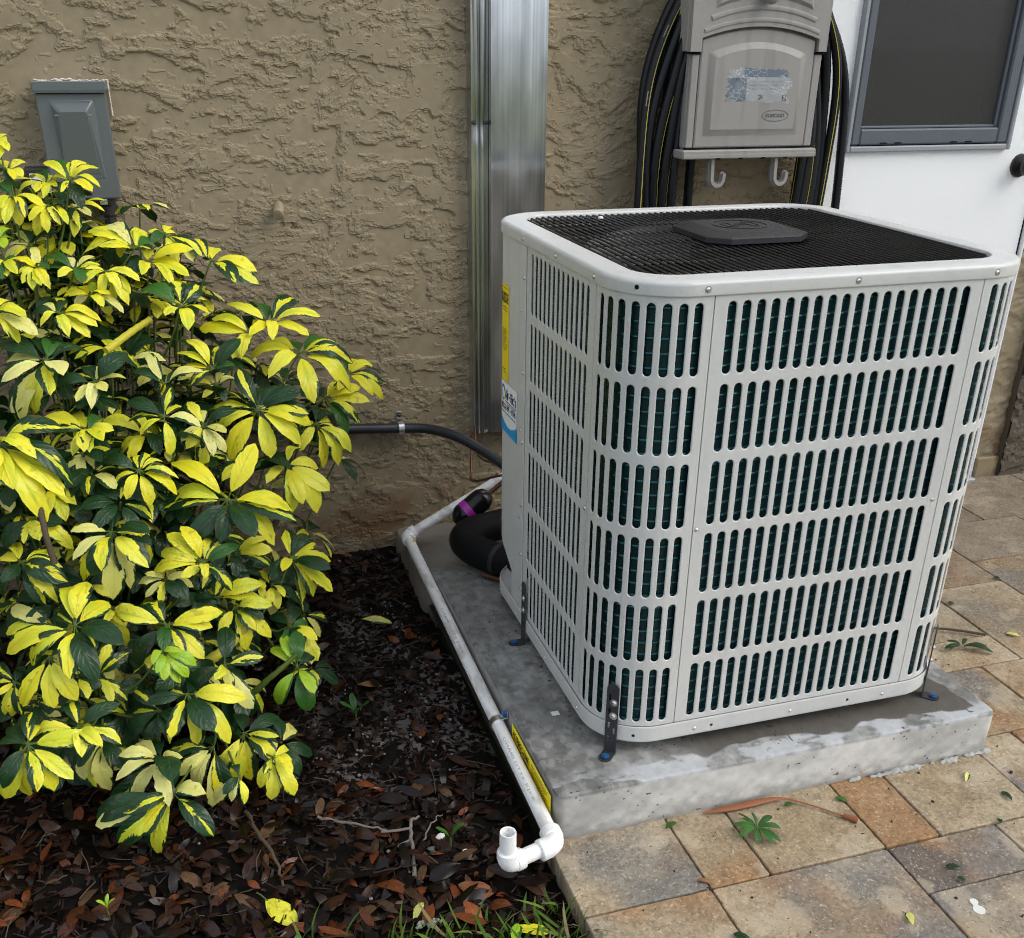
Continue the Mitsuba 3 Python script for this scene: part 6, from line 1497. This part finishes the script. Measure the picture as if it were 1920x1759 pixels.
one_leaf("fallen_leaf", "reddish brown leaf lying alone on the sandy soil", "leaf", 0.282, 1.965, 0.060, 0.026, -0.2, "rust_leaf", 0, seed=31, lift=0.014)
one_leaf("fallen_leaf", "greenish grey leaf with its tip up beside the pale lichen", "leaf", 0.235, 1.255, 0.048, 0.017, 1.1, "leaf_skin", 1, seed=33, lift=0.018, tilt=0.4)
one_leaf("fallen_leaf", "tan oval leaf in the lower left part of the mulch", "leaf", -0.035, 1.245, 0.048, 0.020, -0.7, "rust_leaf", 0, seed=44, lift=0.018)
one_leaf("fallen_leaf", "olive leaf lying in the grass below the white elbow", "leaf", 0.405, 1.165, 0.062, 0.024, -0.25, "leaf_skin", 0, seed=46, lift=0.022, cup=0.4)
one_leaf("fallen_leaf", "narrow green leaf leaning in the grass below the white elbow", "leaf", 0.378, 1.155, 0.060, 0.018, 1.15, "leaf_skin", 6, seed=47, lift=0.026)
def seedling(x, y, label, n=4, L=0.036, kind=5, surface=None):
    z = (ground_at(x, y) if surface is None else surface)
    key = thing("seedling", label, "seedling")
    r = np.random.default_rng(int(1000 * (x + 5)))
    parts = []
    top = np.array([x, y, z + 0.026])
    for k in range(n):
        th = 6.28 * k / n + r.normal(0, 0.3)
        v = np.array([math.cos(th) * 0.7, math.sin(th) * 0.7, 0.75]) * L
        parts.append(blade(top + v * 0.1, v, np.array([-math.cos(th) * 0.4, -math.sin(th) * 0.4, 1.0]), L * 0.36, kind, seed=k + int(100 * abs(x)), ragged=0.05))
    mm, uv = join(parts)
    put("leaves", mm, "leaf_skin", smooth=True, uv=uv, parent=key)
    put("shoot", tube([[x, y, z - 0.005], top], 0.0016, 6), "green_stem", smooth=40, parent=key)
seedling(0.232, 1.845, "tiny green seedling on the bare soil left of the pad", 4, 0.042)
seedling(-0.255, 1.395, "tiny bright green sprout in the mulch under the shrub", 4, 0.020, 6)
seedling(0.035, 1.19, "small green weed at the bottom edge left of the grass", 5, 0.034, 5)
seedling(0.330, 1.405, "single green shoot lying by the white chip in the mulch", 2, 0.034, 5)
for x, y, s, lb_ in ((0.318, 1.432, 0.009, "white chip near the straw coloured twig"), (0.352, 1.385, 0.005, "small pale pebble in the mulch by the drain pipe")):
    c = trimesh.creation.icosphere(2, s)
    c.vertices *= [1.0, 0.7, 0.6]
    c.vertices *= (0.8 + 0.4 * meshkit.noise(c.vertices * 200, 3))[:, None]
    c.apply_translation((x, y, ground_at(x, y) + 0.014))
    single("pale_chip", c, "pale_chip", lb_, "chip", smooth=False)
lic = []
for k in range(36):
    x, y = 0.244 + LL.normal(0, 0.009), 1.222 + LL.normal(0, 0.003)
    c = trimesh.creation.icosphere(0, LL.uniform(0.0015, 0.004))
    c.vertices += LL.normal(0, 0.0009, c.vertices.shape)
    c.apply_translation((x, y, ground_at(x, y) + 0.014 + LL.uniform(0, 0.006)))
    lic.append(c)
single("lichen", cat(lic), "lichen", "crusty grey green lichen on a bit of bark near the bottom edge", "lichen", smooth=False)
debris = []
for k in range(260):
    x, y = LL.uniform(-0.5, 0.47), LL.uniform(1.1, 2.55)
    if LL.random() < 0.7:
        x, y = LL.uniform(0.08, 0.46), LL.uniform(1.6, 2.35)
    s = LL.uniform(0.0012, 0.0036)
    c = trimesh.creation.icosphere(0, s)
    c.vertices *= LL.uniform(0.5, 1.4, 3)
    c.apply_translation((x, y, ground_at(x, y) + LL.uniform(0.002, 0.012)))
    debris.append(c)
scene[thing("sand_grains", "pale grains and crumbs scattered over the soil", "sand")] = shape(cat(debris), "sand_grain", smooth=False)
labels["sand_grains"]["kind"] = "stuff"
straws = []
for k in range(170):
    x, y, th, L = LL.uniform(-0.6, 0.47), LL.uniform(1.05, 2.58), LL.uniform(0, 6.28), LL.uniform(0.02, 0.07)
    z = ground_at(x, y) + LL.uniform(0.006, 0.018)
    d = np.array([math.cos(th), math.sin(th), LL.normal(0, 0.12)]) * L
    a_ = np.array([x, y, z])
    straws.append(tube([a_ - d / 2, a_ + np.array([0, 0, 0.002]) + LL.normal(0, 0.003, 3), a_ + d / 2], LL.uniform(0.0005, 0.0010), 5))
scene[thing("straw", "thin dry stalks lying among the dead leaves", "straw")] = shape(cat(straws), "straw_pale", smooth=40)
labels["straw"]["kind"] = "stuff"

# ------------------------------------------------------------------ grass at the bed's front edge
gr = []
GR = np.random.default_rng(41)
for k in range(2300):
    x = GR.uniform(-0.3, 0.486)
    y = GR.uniform(0.62, 1.26)
    edge = 1.245 - 0.02 * np.clip((x - 0.12) / 0.3, -0.6, 1)
    if y > edge - abs(GR.normal(0, 0.035)) or (x < 0.14 and GR.random() < 0.75):
        continue
    L, th = GR.uniform(0.03, 0.085), GR.uniform(0, 6.28)
    lean = GR.uniform(0.25, 1.1)
    v = np.array([math.cos(th) * lean, math.sin(th) * lean, 1.0])
    v *= L / np.linalg.norm(v)
    z = ground_at(x, y) - 0.004
    pb = blade(np.array([x, y, z]), v, np.array([math.cos(th + 2), math.sin(th + 2), 0.6]), GR.uniform(0.0035, 0.0065), 0, nu=6, nv=3, arch=0.15, cup=0.3, seed=k, curl=0.35 * GR.random())
    gr.append(pb)
mm, uv = join(gr)
scene[thing("grass", "ragged green grass blades along the front edge of the mulch bed", "grass")] = shape(mm, "grass_blade", smooth=True, uv=uv)
labels["grass"]["kind"] = "stuff"

# ------------------------------------------------------------------ what the wind left on the paving
def palm_sheath():
    key = thing("palm_stalk", "long rust brown dead leaf stalk along the foot of the concrete pad", "dead leaf")
    P = np.array([[0.800, 1.335, 0.008], [0.865, 1.330, 0.012], [0.925, 1.330, 0.014], [0.965, 1.326, 0.012], [1.010, 1.290, 0.010], [1.052, 1.245, 0.008]])
    c = spline(P, 6)
    n = len(c)
    w = np.interp(np.linspace(0, 1, n), [0, 0.12, 0.3, 0.5, 0.6, 1], [0.003, 0.011, 0.0125, 0.008, 0.004, 0.0032])
    put("sheath", tube(c, w * 0.55, 9), "rust_leaf", smooth=40, uv=None, parent=key) if False else None
    m = tube(c, w * 0.62, 9)
    m.vertices[:, 2] = 0.004 + (m.vertices[:, 2] - 0.004) * 0.55
    put("sheath", m, "twig_rust", smooth=40, parent=key)
    e = tube([[1.046, 1.252, 0.008], [1.064, 1.232, 0.008]], [0.0045, 0.0062], 9)
    put("foot", e, "twig_rust", smooth=40, parent=key)
plain("twig_rust", (0.245, 0.085, 0.035), 0.55, 0.35)
palm_sheath()
def sprig(label, x, y, z, leaves_, head, mat_kind=5, stem=0.045):
    key = thing("green_sprig", label, "sprig")
    parts = []
    c = np.array([x, y, z + 0.012])
    for k, (th, L, w, el) in enumerate(leaves_):
        v = np.array([math.cos(th), math.sin(th), el]) * L * 0.80
        parts.append(blade(c + v * 0.06, v, np.array([0.1, -0.2, 1.0]), w * 0.85, mat_kind, seed=k + int(x * 900), ragged=0.04, curl=0.12, arch=0.10))
    mm, uv = join(parts)
    put("leaves", mm, "leaf_skin", smooth=True, uv=uv, parent=key)
    d = np.array([math.cos(head), math.sin(head), 0.0]) * stem
    put("stem", tube(spline([c, c + d * 0.5 + UP * 0.002, c + d - UP * 0.006], 4), 0.0018, 7), "green_stem", smooth=40, parent=key)
sprig("leafy green sprig lying on the pavers in front of the pad", 0.872, 1.265, 0.0, [(2.75, 0.050, 0.016, 0.15), (3.45, 0.052, 0.015, 0.05), (4.3, 0.046, 0.014, 0.0), (4.9, 0.056, 0.015, 0.05), (5.25, 0.060, 0.014, 0.0), (0.35, 0.050, 0.014, 0.2), (-0.35, 0.052, 0.015, 0.1), (1.5, 0.028, 0.009, 0.7), (2.2, 0.035, 0.012, 0.3)], 1.75, 5, 0.05)
sprig("olive green sprig on the paving right of the cooling unit", 1.665, 1.700, 0.0, [(-0.25, 0.075, 0.016, 0.05), (-0.6, 0.085, 0.017, 0.02), (2.4, 0.040, 0.014, 0.25), (3.1, 0.055, 0.016, 0.1), (0.6, 0.036, 0.012, 0.3)], 3.0, 4, 0.03)
single("twig", tube(spline([[1.60, 1.805, 0.006], [1.66, 1.792, 0.010], [1.715, 1.765, 0.009], [1.762, 1.735, 0.007]], 6), np.linspace(0.0026, 0.0036, 19), 7), "bark", "dark straight twig on the paving behind the unit's right side", "twig", smooth=40)
bits = [("small green leaf on the joint left of the leafy sprig", 0.728, 1.322, 0.032, 0.013, 0.5, 5), ("small folded green leaf close to the pad's front face", 1.072, 1.297, 0.024, 0.014, -0.6, 5), ("pale folded leaf on the big paver at the bottom edge", 1.010, 1.000, 0.030, 0.014, 1.2, 1),
        ("silvery white leaf on the orange paver", 1.350, 1.285, 0.034, 0.011, 0.75, 1), ("dark green leaf curled on the orange paver", 1.385, 1.215, 0.030, 0.012, 1.5, 4), ("dark green scrap at the corner where four pavers meet", 1.322, 1.158, 0.016, 0.009, 0.9, 4),
        ("green leaf cut by the bottom edge of the picture", 0.790, 0.985, 0.030, 0.020, 0.3, 6), ("dark curled leaf on the grey and tan pavers at the bottom", 0.722, 1.042, 0.030, 0.018, -0.9, 4), ("small orange leaf where two paver joints cross", 0.722, 1.176, 0.022, 0.012, -0.5, None),
        ("dark curled scrap on the grey paver", 1.158, 1.082, 0.026, 0.014, -0.3, 4), ("second smaller dark scrap beside the grey paver's lower edge", 1.152, 1.052, 0.015, 0.010, -0.7, 4), ("small dry leaf by the joint on the far right paving", 2.005, 1.985, 0.030, 0.012, 0.9, 4), ("pale dry leaf on the far right pavers", 1.830, 1.720, 0.030, 0.018, 2.2, 1),
        ("dark dry leaf on the weathered pavers far right", 1.790, 1.900, 0.024, 0.012, 0.8, 4), ("little green leaf at the right edge of the paving", 1.945, 1.640, 0.030, 0.014, 0.8, 5), ("small green leaf tucked under the rust brown stalk", 0.968, 1.312, 0.022, 0.010, 0.1, 5)]
for k, (lb_, x, y, L, w, th, kd) in enumerate(bits):
    one_leaf("leaf_scrap", lb_, "leaf", x, y, L, w, th, "rust_leaf" if kd is None else "leaf_skin", kd or 0, lift=0.0045, tilt=0.12, cup=0.45, arch=0.10, curl=0.05, seed=60 + k, surface=0.0)
pl = Point(0, 0).buffer(0.010, 8).union(affinity.translate(Point(0, 0).buffer(0.007, 8), 0.004, 0.018)).union(sbox(-0.003, 0, 0.005, 0.018))
pm = trimesh.creation.extrude_polygon(pl, 0.0012, engine="earcut")
pm.apply_translation((1.135, 0.985, 0.0008))
single("paint_splash", pm, "pale_chip", "white splash on the joint of the orange paver at the lower right", "splash", smooth=False)
pcs = []
for k in range(260):
    x, y = LL.uniform(0.55, 2.2), LL.uniform(0.85, 2.2)
    if PX0 < x < PX1 and PY0 - 0.01 < y:
        continue
    s = LL.uniform(0.0008, 0.0026)
    c = trimesh.creation.icosphere(0, s)
    c.vertices *= LL.uniform(0.5, 1.6, 3)
    c.apply_translation((x, y, 0.0012))
    pcs.append(c)
scene[thing("crumbs", "tiny dark crumbs scattered over the pavers", "crumbs")] = shape(cat(pcs), "twig_brown", smooth=False)
labels["crumbs"]["kind"] = "stuff"
c = single("pale_chip", bbox(0.585, 0.601, 1.585, 1.598, PZ + 0.0002, PZ + 0.0022, 0.0005), "pale_chip", "white paint chip on the pad left of the unit", "chip", smooth=False)
twc = [tube([[0.700, 2.045 + 0.0, 0.9795], [0.702, 2.05, 0.9815]], 0.003, 6)]
single("bird_dropping", cat([lathe([(0, 0.004), (0.004, 0.003), (0.006, 0)], 10, (0.800, 1.985, 0.9775))]), "pale_chip", "small white speck on the far left part of the fan grille", "speck", smooth=40)
